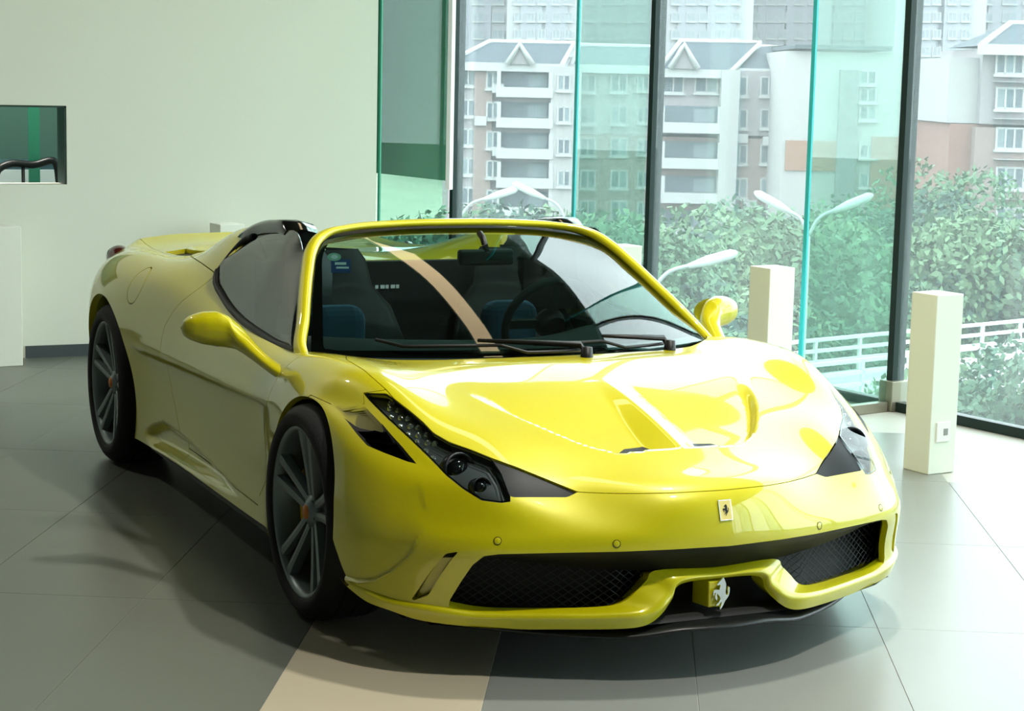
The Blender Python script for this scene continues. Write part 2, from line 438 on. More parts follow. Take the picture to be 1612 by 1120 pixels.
for (x, y, wt, lab) in ((.2, 1.0, 140, 'downlight in the ceiling over the car cabin'), (2.8, .5, 150, 'added fill downlight in the ceiling before the bonnet'), (-4.4, -3.0, 30, 'downlight in the ceiling by the white wall')):  # the lamp before the bonnet is an unseen fill, added to brighten the front
    ceiling_light(x, y, wt, lab)
ceiling_light(-6.5, -1.0, 75, 'added fill lamp in the room behind the wall opening', z=3.4)  # lamp added out of view to brighten the room behind the opening
# ================================================================ CITY OUTSIDE (the showroom is some storeys up)
HF = np.array([cos(CAMP[4]), sin(CAMP[4]), 0.0]); HR = np.cross(HF, [0, 0, 1.0])
GZ = -14.5
def bp(u, v, D):
    r = ray(u, v); return CO+r*(D/(r@HF))
def lx(u, v, D): P = bp(u, v, D)-CO; return float(P@HR), float(P[2]+CO[2])
def frame(D, name, label, cat='building', u=1000, group=None):
    """an Empty whose x runs along the picture and whose y runs away from the camera"""
    x0, _ = lx(u, 134, D); o = CO+HF*D+HR*x0
    e = empty(name, (o[0], o[1], GZ), atan2(HR[1], HR[0])); tag(e, label, cat, group); e['_'] = 0
    del e['_']
    def X(u_, v_): a, z = lx(u_, v_, D); return a-x0, z-GZ
    return e, X
CON = {k: mat(k, tuple(int(q*.66) for q in c), rough=.85) for k, c in dict(b_white=(228, 226, 226), b_lilac=(205, 196, 200), b_grey=(172, 172, 176), b_brick=(196, 150, 138), b_pink=(196, 172, 168), b_roof=(98, 112, 124), b_trim=(244, 246, 246), b_pane=(136, 150, 162), b_pane2=(172, 188, 196), b_tower=(236, 234, 240), b_towerw_hazy=(214, 216, 228), b_tpane_hazy=(196, 204, 214), b_orange=(206, 156, 132)).items()}  # tower wall, strip and pane colours are paled to carry distance haze
def rect(e, X, name, mt, u0, v0, u1, v1, y0, y1, parent=None, bev=0):
    x0, z1 = X((u0), v0); x1, z0 = X((u1), v1)
    m = MB(); m.bbox((min(x0, x1), y0, min(z0, z1)), (max(x0, x1), y1, max(z0, z1)))
    return m.build(name, mt, parent or e, bevel=bev)
def window(e, X, u, v, w_, h, y=-.12, cols=2, pm=None):
    """white frame, recessed panes, sill"""
    x0, z1 = X(u-w_/2, v-h/2); x1, z0 = X(u+w_/2, v+h/2); t = .12
    m = MB()
    m.bbox((x0, y, z0), (x1, y+.1, z0+t)); m.bbox((x0, y, z1-t), (x1, y+.1, z1))
    for q in range(cols+1):
        xx = x0+(x1-x0)*q/cols; m.bbox((xx-t/2, y, z0), (xx+t/2, y+.1, z1))
    m.bbox((x0-.15, y-.2, z0-.15), (x1+.15, y+.1, z0))
    f = m.build('window', CON['b_trim'], e)
    for q in range(cols):
        m = MB(); a = x0+(x1-x0)*q/cols+t/2; b = x0+(x1-x0)*(q+1)/cols-t/2
        m.bbox((a, y+.05, z0+t), (b, y+.09, z1-t)); m.build('pane', CON[pm or ('b_pane' if (int(u)+int(v)+q) % 3 else 'b_pane2')], f)
    return f
def balcony(e, X, u0, v0, u1, v1, clutter=True):
    """dark loggia between slab and parapet"""
    x0, z1 = X(u0, v0); x1, z0 = X(u1, v1); h = z1-z0
    m = MB(); m.bbox((x0, -.05, z0), (x1, .3, z1)); o = m.build('balcony', CON['b_pane'], e)
    m = MB(); m.bbox((x0-.2, -1.3, z0-.3), (x1+.2, .1, z0+h*.28)); m.build('parapet', CON['b_trim'], o)
    n = max(2, int((x1-x0)/2.2))
    for q in range(n):
        m = MB(); a = x0+(x1-x0)*(q+.12)/n; b = x0+(x1-x0)*(q+.86)/n
        m.bbox((a, -.1, z0+h*.3), (b, -.05, z1-h*.12)); m.build('pane', CON['b_pane2' if (q+int(v0)) % 2 else 'b_pane'], o)
    for q in (0, n):
        m = MB(); a = x0+(x1-x0)*q/n; m.bbox((a-.15, -1.25, z0), (a+.15, -.9, z1)); m.build('balcony_post', CON['b_trim'], o)
    return o
def roof(e, X, eave, ridge, vd=9.0, y0=-.8, name='roof'):
    """hipped roof from eave line (u0,u1,v) to ridge line (u0,u1,v)"""
    a0, z0 = X(eave[0], eave[2]); a1, _ = X(eave[1], eave[2]); r0, z1 = X(ridge[0], ridge[2]); r1, _ = X(ridge[1], ridge[2]); ym = y0+vd/2
    m = MB(); m.add([(a0, y0, z0), (a1, y0, z0), (a1, y0+vd, z0), (a0, y0+vd, z0), (r0, ym, z1), (r1, ym, z1)], [(0, 1, 5, 4), (1, 2, 5), (2, 3, 4, 5), (3, 0, 4), (0, 3, 2, 1)])
    o = m.build(name, CON['b_roof'], e)
    m = MB(); m.bbox((a0-.2, y0-.25, z0-.55), (a1+.2, y0+.1, z0+.1)); m.build('fascia', CON['b_trim'], o)
    m = MB(); m.tube([(a0, y0, z0), (r0, ym, z1), (r1, ym, z1), (a1, y0, z0)], .22, 6); m.build('ridge_cap', CON['b_trim'], o)
    return o
def gable(e, X, u0, u1, vb, ut, vt, y=-1.3):
    a, z0 = X(u0, vb); b, _ = X(u1, vb); c, z1 = X(ut, vt)
    m = MB(); m.extr([(a, y, z0), (b, y, z0), (c, y, z1)], (0, 3.5, 0)); o = m.build('gable', CON['b_lilac'], e)
    m = MB(); m.tube([(a, y-.1, z0), (c, y-.1, z1), (b, y-.1, z0)], .28, 6); m.build('verge', CON['b_trim'], o)
D0 = 150
# --- left block
e, X = frame(D0, 'apartment_building', 'pale six storey apartment block with gabled grey roof, seen left of the middle mullion', u=820, group='apartment blocks outside')
rect(e, X, 'wall', CON['b_lilac'], 700, 100, 905, 480, 0, 12)
rect(e, X, 'pier', CON['b_pink'], 748, 104, 768, 480, -.5, 0)
rect(e, X, 'pier', CON['b_white'], 868, 104, 905, 480, -1.2, 0)
roof(e, X, (706, 884, 99), (770, 905, 64)); gable(e, X, 799, 838, 101, 818, 70)
for v in (122, 170, 216, 262, 308): window(e, X, 737, v, 22, 28); window(e, X, 776, v+4, 18, 28, -.62)
for v in (112, 160, 208, 254, 300): balcony(e, X, 786, v, 866, v+36)
for v in (130, 180, 230, 280): window(e, X, 887, v, 18, 26, -1.32)
for i, (u, v) in enumerate(((784, 139), (757, 190), (784, 238))):
    x, z = X(u, v); m = MB(); m.bbox((x-.45, -1.0, z-.35), (x+.45, -.5, z+.35)); m.build('air_conditioner', CON['b_trim'], e)
# --- middle wing
e, X = frame(D0+4, 'apartment_building', 'recessed pale wing of the apartment block with plain windows, seen through the middle glass fin', u=970, group='apartment blocks outside')
rect(e, X, 'wall', CON['b_white'], 905, 105, 1042, 480, 0, 12)
rect(e, X, 'plinth', CON['b_pink'], 905, 210, 1042, 480, -.3, 0)
roof(e, X, (898, 1050, 103), (915, 1040, 70))
for v in (131, 181, 231, 282, 330): window(e, X, 925, v, 22, 30, -.42); window(e, X, 974, v, 24, 30, -.42); window(e, X, 1012, v, 16, 26, -.42)
# --- right block with loggias
e, X = frame(D0, 'apartment_building', 'pale apartment block with white balconies and gabled roof, right of the middle mullion', u=1140, group='apartment blocks outside')
rect(e, X, 'wall', CON['b_lilac'], 1040, 108, 1238, 215, 0, 12)
rect(e, X, 'lower_wall', CON['b_pink'], 1040, 215, 1238, 480, 0, 12)
rect(e, X, 'pier', CON['b_white'], 1134, 110, 1148, 480, -1.4, 0)
roof(e, X, (1036, 1150, 110), (1078, 1206, 63)); gable(e, X, 1053, 1096, 108, 1075, 71)
roof(e, X, (1148, 1262, 109), (1206, 1272, 71), y0=.4)
for v in (132,): window(e, X, 1060, v, 30, 30); window(e, X, 1112, v, 34, 30)
for v in (166, 222, 276, 330): balcony(e, X, 1042, v, 1130, v+38)
for v in (136, 187, 243, 296, 345): window(e, X, 1164, v, 22, 32); window(e, X, 1210, v, 24, 32)
for u, v in ((1166, 218), (1210, 222), (1180, 322)):
    x, z = X(u, v); m = MB(); m.bbox((x-.5, -.5, z-.35), (x+.5, 0, z+.35)); m.build('air_conditioner', CON['b_trim'], e)
# --- white end block
e, X = frame(D0-8, 'apartment_building', 'white end block with orange bands behind the right glass fin', u=1325, group='apartment blocks outside')
rect(e, X, 'wall', CON['b_white'], 1237, 80, 1410, 480, 0, 14)
rect(e, X, 'band', CON['b_orange'], 1237, 221, 1318, 270, -.15, 0)
rect(e, X, 'band', CON['b_orange'], 1372, 215, 1410, 330, -.15, 0)
rect(e, X, 'pilaster', CON['b_grey'], 1322, 110, 1334, 480, -.5, 0)
rect(e, X, 'roof', CON['b_roof'], 1250, 70, 1402, 80, -.6, 14)
for v in (122, 150, 178, 238, 284): window(e, X, 1366, v, 24, 24)
# --- small house
e, X = frame(D0+25, 'house', 'small pale house with dark roof between the two apartment blocks on the right', u=1460)
rect(e, X, 'wall', CON['b_white'], 1425, 140, 1500, 480, 0, 10); roof(e, X, (1415, 1500, 142), (1440, 1510, 108))
for u, v in ((1442, 165), (1478, 165), (1442, 205), (1478, 205)): window(e, X, u, v, 16, 24)
# --- right block
e, X = frame(D0-30, 'apartment_building', 'pale apartment block with brick base at the right edge', u=1580, group='apartment blocks outside')
rect(e, X, 'wall', CON['b_white'], 1500, 90, 1552, 195, .8, 12); rect(e, X, 'side_wall', CON['b_brick'], 1500, 195, 1552, 480, .8, 12)
rect(e, X, 'wall', CON['b_lilac'], 1548, 76, 1760, 200, 0, 12); rect(e, X, 'lower_wall', CON['b_pink'], 1535, 200, 1760, 480, -.2, 12)
roof(e, X, (1540, 1770, 72), (1615, 1770, 34))
for v in (100, 155, 218, 280, 343): window(e, X, 1588, v, 40, 36, -.32, 3); window(e, X, 1668, v, 40, 36, -.32, 3)
for v in (128, 186, 250, 312): rect(e, X, 'ledge', CON['b_trim'], 1562, v, 1760, v+5, -.9, -.1)
e, X = frame(D0, 'apartment_building', 'long pale apartment block beyond the right edge of the picture', u=2150, group='apartment blocks outside')
rect(e, X, 'wall', CON['b_lilac'], 1850, 100, 2450, 480, 0, 12); roof(e, X, (1842, 2458, 98), (1900, 2400, 62))
for u in range(1890, 2440, 60):
    for v in (130, 182, 234, 286, 338): window(e, X, u, v, 26, 30)
# --- towers far behind
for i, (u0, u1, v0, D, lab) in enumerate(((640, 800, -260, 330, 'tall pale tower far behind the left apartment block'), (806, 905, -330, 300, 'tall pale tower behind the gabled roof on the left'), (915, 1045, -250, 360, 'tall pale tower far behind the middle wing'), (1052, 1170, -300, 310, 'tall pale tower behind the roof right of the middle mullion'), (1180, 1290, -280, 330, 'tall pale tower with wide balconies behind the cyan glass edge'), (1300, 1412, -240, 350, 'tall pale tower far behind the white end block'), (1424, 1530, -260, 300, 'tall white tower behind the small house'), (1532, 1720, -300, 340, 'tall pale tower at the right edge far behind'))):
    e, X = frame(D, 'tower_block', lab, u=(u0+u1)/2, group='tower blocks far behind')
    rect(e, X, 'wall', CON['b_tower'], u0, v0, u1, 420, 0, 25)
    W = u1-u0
    for fx in (.22, .62): rect(e, X, 'recess', CON['b_towerw_hazy'], u0+W*fx, v0, u0+W*(fx+.16), 420, -.3, 0)
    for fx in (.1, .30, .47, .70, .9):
        for v in range(-60, 110, 27): window(e, X, u0+W*fx, v+6, W*.11, 15, -.45, 2, 'b_tpane_hazy')
# --- ground, road and trees
m = MB(); g0 = CO+HF*100; m.box((g0[0], g0[1], GZ-.5), (700, 900, 1.0), atan2(HF[1], HF[0])); tag(m.build('ground', mat('ground_green', (92, 110, 92), rough=.95, noise=.3, nscale=.2)), 'green ground far below the glass front', kind='structure')
ZR = -7.2
def leafmat(i, c): return mat('leaf_%d' % i, c, rough=.8, noise=.35, nscale=.6)
LEAF = [leafmat(0, (58, 92, 70)), leafmat(1, (72, 106, 76)), leafmat(2, (46, 76, 64)), leafmat(3, (88, 116, 84))]
BARK = mat('bark', (90, 84, 74), rough=.9)
def tree(u, vtop, D, rad, lab, k, seed):
    rg = np.random.default_rng(seed); P = bp(u, vtop, D); ztop = P[2]; h = ztop-GZ
    e = empty('tree', (P[0], P[1], GZ)); tag(e, lab, 'tree', 'trees outside')
    m = MB(); m.tube([(0, 0, 0), (.1, .1, h*.4), (-.1, .15, h*.75)], [.28, .22, .1], 7); m.build('trunk', BARK, e)
    V = []; Fc = []
    blobs = [(rg.normal(0, rad*.42), rg.normal(0, rad*.42), h-rad*.55-abs(rg.normal(0, rad*.8)), rad*rg.uniform(.35, .6)) for _ in range(15)]
    blobs.append((0, 0, h-rad*.5, rad*.5))
    for bx_, by_, bz_, br in blobs:
        n = int((330*(br/1.2)**1.3+120)*min(2.5, (70/D)**1.5))
        for _ in range(n):
            d = rg.normal(size=3); d /= np.linalg.norm(d); c = np.array([bx_, by_, bz_])+d*br*rg.uniform(.75, 1.05)
            a = rg.normal(size=3); a /= np.linalg.norm(a); b = np.cross(a, d+rg.normal(size=3)*.4); b /= np.linalg.norm(b)+1e-9
            s = rg.uniform(.10, .20)*min(1.2, D/62); o = len(V)
            V += [c-a*s, c+b*s*.55, c+a*s, c-b*s*.55]; Fc.append((o, o+1, o+2, o+3))
    m = MB(); m.add(V, Fc); o = m.build('crown', LEAF[k], e, fix=False); o['kind'] = 'stuff'
TREES = [(690, 330, 60, 3.6), (745, 322, 75, 4.0), (800, 318, 66, 4.0), (858, 326, 80, 4.2), (920, 338, 70, 4.4), (985, 345, 62, 4.2), (1048, 335, 74, 4.6), (1105, 318, 66, 4.6), (1160, 312, 78, 4.8), (1215, 325, 70, 4.4), (1262, 340, 84, 4.4), (1320, 330, 74, 4.2), (1372, 318, 86, 4.6), (1445, 250, 100, 5.0), (1480, 300, 80, 4.6), (1530, 330, 72, 4.4), (1575, 350, 86, 4.0), (1630, 352, 74, 4.4),
         (1090, 430, 62, 3.4), (1190, 430, 64, 3.4), (1300, 425, 68, 3.6), (1400, 415, 68, 3.8), (1480, 420, 70, 3.8), (1555, 560, 30, 1.6), (1610, 530, 28, 1.9), (980, 430, 56, 3.4)]
WHERE = ['left of the left mullion', 'behind the left mullion', 'right of the left mullion', 'before the left apartment block', 'behind the left cyan glass edge', 'before the recessed wing', 'behind the middle mullion', 'right of the middle mullion', 'before the block with balconies', 'left of the right cyan glass edge', 'behind the right cyan glass edge', 'before the white end block', 'left of the right mullion', 'tall behind the small house', 'right of the right mullion', 'above the right bollard', 'before the brick based block', 'at the far right edge', 'low behind the lamp post by the car mirror', 'low left of the second bollard', 'low behind the double lamp post', 'low behind the right mullion', 'low behind the right bollard', 'low beyond the railing at the right', 'lowest at the right edge', 'low behind the windscreen corner']
for i, (u, v, D, r_) in enumerate(TREES):
    tree(u, v, D, r_, 'leafy green street tree ' + WHERE[i], i % 4, 100+i)
for i in range(8):
    tree(1725+i*110, 330+(i*37) % 50, 70+(i*13) % 22, 4.6, 'leafy green street tree beyond the right edge of the picture', i % 4, 300+i)
# --- street lamps
LAMPG = mat('lamp_grey', (150, 158, 158), rough=.5)
def street_lamp(pole_u, v_elbow, D, heads, lab):
    P = bp(pole_u, v_elbow, D); e = empty('street_lamp', (P[0], P[1], GZ)); tag(e, lab, 'street lamp', 'street lamps outside')
    z = P[2]-GZ
    m = MB(); m.tube([(0, 0, 0), (0, 0, z)], [.09, .05], 8); m.build('pole', LAMPG, e)
    for (u, v) in heads:
        Q = bp(u, v, D)-np.array([P[0], P[1], GZ]); mid = np.array([Q[0]*.45, Q[1]*.45, z+(Q[2]-z)*.75])
        m = MB(); m.tube(crv([(0, 0, z), mid, Q], 10), .038, 6); a = m.build('arm', LAMPG, e)
        d = (Q-mid)/np.linalg.norm(Q-mid); m = MB(); m.tube([Q-d*.1, Q+d*.25, Q+d*.7, Q+d*.8], [.045, .095, .09, .03], 8); m.build('lamp_head', mat('lamp_head_white', (178, 184, 184), rough=.4), a)
street_lamp(722, 345, 48, [(768, 312)], 'pale street lamp with a single arm beside the left mullion')
street_lamp(893, 352, 48, [(852, 310)], 'pale street lamp with a single arm just left of the cyan glass edge')
street_lamp(1022, 462, 34, [(1092, 417)], 'pale street lamp with a single arm right of the windscreen')
street_lamp(1272, 372, 40, [(1318, 330), (1240, 332)], 'pale street lamp with two arms behind the right glass fin')
# --- elevated road with railing
ROADM = mat('road_grey', (150, 154, 154), rough=.8); RAILW = mat('rail_white', (196, 200, 200), rough=.5)
def gp(u, v, z): return at(u, v, 2, z)
A0, B0 = gp(1200, 545, ZR+1.1), gp(1640, 503, ZR+1.1)
dv_ = (B0-A0)/np.linalg.norm(B0-A0); A1, B1 = A0-dv_*14, B0+dv_*30; L = np.linalg.norm(B1-A1); md = (A1+B1)/2; rzr = atan2(dv_[1], dv_[0])
nrm = np.array([-dv_[1], dv_[0], 0]); nrm *= np.sign(nrm@(-HF))      # towards the building
c = md+nrm*4.2
m = MB(); m.box((c[0], c[1], ZR-.6), (L, 9.0, 1.2), rzr); m.box((c[0], c[1], (ZR+GZ)/2-.6), (1.6, 1.6, ZR-GZ-1.2), rzr)
tag(m.build('elevated_road', ROADM), 'pale grey elevated road outside the right panes', kind='structure')
for k, (off, lab) in enumerate(((-.15, 'white guard railing along the far side of the elevated road'), (3.6, 'white guard railing along the near side of the elevated road'))):
    g = empty('guard_railing', tuple(np.array([md[0], md[1], ZR])+nrm*off), rzr); tag(g, lab, 'railing', 'guard railings of the elevated road')
    for z in (1.1, .75, .4):
        m = MB(); m.bbox((-L/2, -.05, z-.06), (L/2, .05, z+.05)); m.build('rail', RAILW, g)
    n = int(L/2.0)
    for q in range(n+1):
        m = MB() if q == 0 else None
        if q == 0: m.bbox((-.05, -.05, 0), (.05, .05, 1.1)); pm = m.mesh('railing_post', RAILW)
        link('railing_post', pm, g, (-L/2+L*q/n, 0, 0))
# ================================================================ CAR
PAINT = mat('yellow_paint', (206, 197, 0), rough=0.38, coat=1.0, metal=0.08, spec=0.5)
BLACK = mat('black_plastic', (14, 15, 15), rough=0.45)
GLOSSBLACK = mat('gloss_black', (8, 9, 9), rough=0.12, coat=0.5)
RUBBER = mat('rubber', (17, 18, 18), rough=0.75, bump=0.15, bscale=120)
RIM = mat('rim_grey', (122, 132, 132), rough=0.36, metal=0.55)
DARKM = mat('dark_metal', (40, 42, 42), rough=0.4, metal=0.7)
CHROME = mat('chrome', (225, 228, 228), rough=0.12, metal=1.0)
CALIPER = mat('caliper_yellow', (225, 185, 10), rough=0.35, coat=0.5)
CARGLASS = glass_mat('car_glass', (150, 178, 172), 1.5)
LENSGLASS = glass_mat('lens_glass', (225, 232, 232), 1.45)
PAINT.node_tree.nodes['Principled BSDF'].inputs['Coat IOR'].default_value = 1.62
car = empty('sports_car')
tag(car, 'yellow open-top sports car with black grilles parked in the showroom', 'car')

# control net: one list per line from the nose to the tail, each from the centreline over the fender to the sill
NET = [
 [(.985,0,.175),(.975,.2,.17),(.93,.38,.165),(.86,.53,.16),(.775,.68,.155),(.70,.80,.165),(.60,.885,.185),(.50,.935,.21),(.425,.955,.24),(.37,.96,.25)],
 [(1.01,0,.29),(1.0,.2,.29),(.955,.38,.288),(.885,.54,.285),(.79,.69,.28),(.715,.80,.28),(.62,.88,.285),(.51,.935,.29),(.41,.957,.30),(.34,.962,.29)],
 [(1.03,0,.395),(1.013,.2,.395),(.965,.37,.392),(.90,.54,.385),(.83,.69,.378),(.745,.795,.378),(.635,.875,.38),(.515,.93,.38),(.388,.955,.38),(.30,.965,.33)],
 [(1.025,0,.462),(1.003,.2,.46),(.945,.37,.457),(.885,.53,.453),(.82,.67,.45),(.72,.78,.45),(.60,.87,.455),(.475,.925,.46),(.345,.953,.45),(.24,.968,.35)],
 [(.985,0,.55),(.958,.2,.547),(.86,.39,.538),(.835,.54,.53),(.79,.655,.53),(.665,.765,.545),(.53,.86,.545),(.39,.925,.53),(.27,.955,.46),(.17,.97,.33)],
 [(.87,0,.588),(.85,.2,.586),(.77,.42,.585),(.735,.55,.602),(.70,.69,.583),(.58,.775,.60),(.43,.865,.61),(.29,.93,.575),(.16,.96,.44),(.08,.97,.30)],
 [(.72,0,.632),(.70,.2,.633),(.62,.42,.652),(.57,.58,.668),(.53,.72,.665),(.43,.80,.672),(.29,.88,.66),(.17,.938,.60),(.06,.962,.42),(0,.97,.28)],
 [(.5,0,.697),(.48,.2,.698),(.43,.42,.708),(.38,.6,.722),(.34,.735,.752),(.26,.82,.73),(.13,.89,.70),(.05,.94,.63),(-.05,.963,.40),(-.1,.97,.26)],
 [(.25,0,.752),(.24,.2,.752),(.2,.42,.757),(.17,.6,.768),(.14,.745,.80),(.08,.84,.775),(-.02,.90,.725),(-.08,.942,.63),(-.17,.96,.38),(-.2,.965,.22)],
 [(.06,0,.781),(.05,.2,.781),(.01,.42,.779),(-.02,.6,.785),(-.06,.745,.81),(-.09,.84,.785),(-.15,.90,.72),(-.2,.935,.60),(-.28,.95,.34),(-.32,.945,.19)],
 [(-.1,0,.785),(-.11,.2,.784),(-.15,.4,.78),(-.22,.6,.778),(-.27,.76,.80),(-.28,.84,.778),(-.32,.893,.71),(-.35,.918,.58),(-.40,.915,.36),(-.42,.915,.19)],
 [(-.5,0,.78),(-.5,.2,.78),(-.5,.4,.778),(-.52,.66,.775),(-.55,.785,.775),(-.57,.85,.735),(-.58,.884,.66),(-.58,.899,.565),(-.58,.885,.36),(-.58,.905,.185)],
 [(-.95,0,.78),(-.95,.2,.78),(-.95,.4,.78),(-.95,.66,.785),(-.95,.79,.785),(-.95,.853,.735),(-.95,.884,.655),(-.95,.898,.565),(-.95,.872,.37),(-.95,.90,.18)],
 [(-1.3,0,.85),(-1.3,.25,.86),(-1.3,.45,.90),(-1.3,.66,.90),(-1.3,.785,.825),(-1.3,.85,.755),(-1.3,.884,.665),(-1.3,.896,.565),(-1.3,.866,.37),(-1.3,.90,.18)],
 [(-1.62,0,.98),(-1.62,.33,1.04),(-1.62,.54,1.10),(-1.60,.67,1.045),(-1.62,.765,.915),(-1.64,.85,.80),(-1.65,.893,.68),(-1.65,.90,.565),(-1.65,.868,.37),(-1.65,.895,.175)],
 [(-2.0,0,.96),(-2.0,.33,.99),(-2.0,.55,1.045),(-2.0,.665,.99),(-1.98,.76,.935),(-2.,.86,.86),(-2.02,.912,.725),(-2.03,.918,.575),(-2.05,.885,.37),(-2.05,.895,.165)],
 [(-2.33,0,.935),(-2.33,.33,.94),(-2.33,.54,.965),(-2.33,.66,.915),(-2.33,.765,.92),(-2.35,.875,.87),(-2.36,.938,.765),(-2.36,.95,.61),(-2.36,.93,.38),(-2.36,.91,.16)],
 [(-2.65,0,.92),(-2.65,.33,.92),(-2.65,.52,.915),(-2.65,.65,.885),(-2.65,.77,.918),(-2.65,.88,.875),(-2.65,.948,.78),(-2.65,.972,.66),(-2.65,.965,.4),(-2.65,.95,.16)],
 [(-2.95,0,.905),(-2.95,.33,.905),(-2.95,.5,.895),(-2.95,.63,.88),(-2.95,.755,.90),(-2.95,.86,.86),(-2.95,.93,.77),(-2.95,.955,.62),(-2.95,.945,.4),(-2.95,.93,.2)],
 [(-3.25,0,.90),(-3.25,.33,.90),(-3.25,.48,.895),(-3.25,.60,.885),(-3.25,.70,.885),(-3.23,.79,.84),(-3.2,.86,.74),(-3.2,.885,.58),(-3.2,.875,.4),(-3.2,.86,.25)],
 [(-3.46,0,.935),(-3.46,.3,.93),(-3.46,.44,.925),(-3.45,.54,.915),(-3.44,.62,.90),(-3.42,.69,.83),(-3.38,.76,.7),(-3.38,.78,.55),(-3.38,.77,.4),(-3.36,.75,.28)],
]
NP = np.array(NET)                                   # cols, rows, 3
NP = np.moveaxis(NP, 0, 1)                           # rows, cols
full = np.concatenate([NP[:0:-1]*[1, -1, 1], NP], 0)   # right sill .. centre .. left sill
CTRL = interp_ctrl(interp_ctrl(full, 0, .85), 1, .85)
def smooth(a, b, x):
    t = np.clip((x-a)/(b-a), 0, 1); return t*t*(3-2*t)
YO = np.array([(.74,.2),(.70,.25),(.665,.29),(.597,.341),(.511,.394),(.353,.48),(.219,.55),(.115,.614),(.055,.655),(-.1,.70)])[::-1]
def ramp(S):
    """air-outlet ramps pressed into the bonnet, split by a centre rib"""
    x, y = S[..., 0], np.abs(S[..., 1])
    yo = np.interp(x, YO[:, 0], YO[:, 1])
    dep = .036*smooth(.20, .62, x)*(1-smooth(.726, .731, x))
    rib = np.clip(y/(.02+.075*np.clip(x/.72, 0, 1)), 0, 1)
    soft = .018+.10*(1-smooth(.15, .5, x))
    wall = 1-smooth(yo-soft, yo, y)
    S = S.copy(); S[..., 2] -= dep*rib*wall*(S[..., 2] > .5)
    # crisp rib line on the centre
    return S
ZC = ([-2.45, -1.8, -1.46, -.58, -.3], [.555, .565, .573, .600, .61])
def flank(S):
    """undercut crease along the doors"""
    x, y, z = S[..., 0], S[..., 1], S[..., 2]; zc = np.interp(x, *ZC)
    k = smooth(-2.35, -2.05, x)*(1-smooth(-.62, -.40, x))*(np.abs(y) > .8)
    st = smooth(0, .012, zc-z)*(1-smooth(.02, .24, zc-z))
    bulge = np.exp(-((z-zc-.012)/.03)**2)*.004
    S = S.copy(); S[..., 1] -= np.sign(y)*k*(.015*st-bulge)
    # duct pressed in ahead of the rear wheel
    P = S.reshape(-1, 3); near_ = (np.abs(P[:, 1]) > .8) & (P[:, 0] < -.6) & (P[:, 0] > -2.3) & (P[:, 2] < .45)
    d = np.full(len(P), 1.0); d[near_] = poly_sd(R(P[near_]), [(226, 682), (240, 670), (258, 666), (290, 688), (330, 728), (392, 792), (330, 757), (262, 715), (236, 702)])
    P[:, 1] -= np.sign(P[:, 1])*.034*smooth(0, 9, -d)
    return P.reshape(S.shape)
def R(P):                                            # pixel position of a point's right-hand twin
    Q = P.copy(); Q[:, 1] = -np.abs(Q[:, 1]); return px(Q)
rows_t = np.linspace(0, 18, 18*16+1)
CRS = np.array([(672, 826), (665, 842), (640, 880), (612, 904), (585, 917), (560, 919), (536, 912)], float)
def cheek(S):
    """bumper cheek set back behind a curved ledge ahead of the front wheel"""
    P = S.reshape(-1, 3).copy(); sel = (P[:, 0] > .3) & (np.abs(P[:, 1]) > .6) & (P[:, 2] < .55); uv = R(P[sel])
    ins = poly_sd(uv, list(map(tuple, CRS))+[(480, 900), (480, 640), (640, 640)])
    dc = np.full(len(uv), 1e9)
    for a_, b_ in zip(CRS[:-1], CRS[1:]):
        e_ = b_-a_; t_ = np.clip(((uv-a_)@e_)/(e_@e_), 0, 1); dc = np.minimum(dc, np.hypot(*(uv-a_-t_[:, None]*e_).T))
    k = np.where(ins < 0, smooth(0, 5, dc)*np.exp(-dc/40)*(1-smooth(35, 75, dc)), 0)*smooth(6, 75, np.hypot(uv[:, 0]-672, uv[:, 1]-826))
    n = np.array([.35, .93, 0]); Q = P[sel]; Q[:, 0] -= .016*k*n[0]; Q[:, 1] -= np.sign(Q[:, 1])*.016*k*n[1]; P[sel] = Q
    return P.reshape(S.shape)
front = grid_skin(cheek(flank(ramp(surf(CTRL, rows_t, np.linspace(0, 11.0, 11*18+1))))))
rear = grid_skin(flank(surf(CTRL, np.linspace(0, 18, 18*16+1), np.linspace(11.0, 20, 9*16+1))))

def sdpx(sk, poly): return poly_sd(R(sk.P), poly)/420.0     # about metres on the car
PXM = 420.0
# wheel arches
def arch(sk, cx, cz, r, sq=1.0):
    P = sk.P; return np.where(np.abs(P[:, 1]) > .55, np.hypot(P[:, 0]-cx, (P[:, 2]-cz)*sq)-r, 1.0)
af = arch(front, 0, .345, .359)
low = np.where((front.P[:, 2] < .36) & (front.P[:, 0] > 0) & (np.abs(front.P[:, 1]) > .55), front.P[:, 0]-(.355+(.345-front.P[:, 2])*.66), 1.0)
front = front.cut(-np.minimum(af, low))
rear = rear.cut(-arch(rear, -2.65, .345, .392))
# cockpit opening (plan view)
COWL = [(-.105,0),(-.113,.2),(-.148,.397),(-.194,.491),(-.238,.586),(-.291,.655),(-.356,.721),(-.43,.766)]
BELT = [(-.55,.782),(-.75,.785),(-.95,.787),(-1.15,.786),(-1.3,.782),(-1.45,.776),(-1.585,.765),(-1.575,.70),(-1.52,.64),(-1.45,.60)]
OPEN = COWL+BELT+[(-1.47,.45),(-1.5,.3),(-1.5,0)]
openp = np.array(OPEN+[(x, -y) for x, y in OPEN[::-1]])
front = front.cut(-poly_sd(front.P[:, :2], openp))
rear = rear.cut(-poly_sd(rear.P[:, :2], openp))

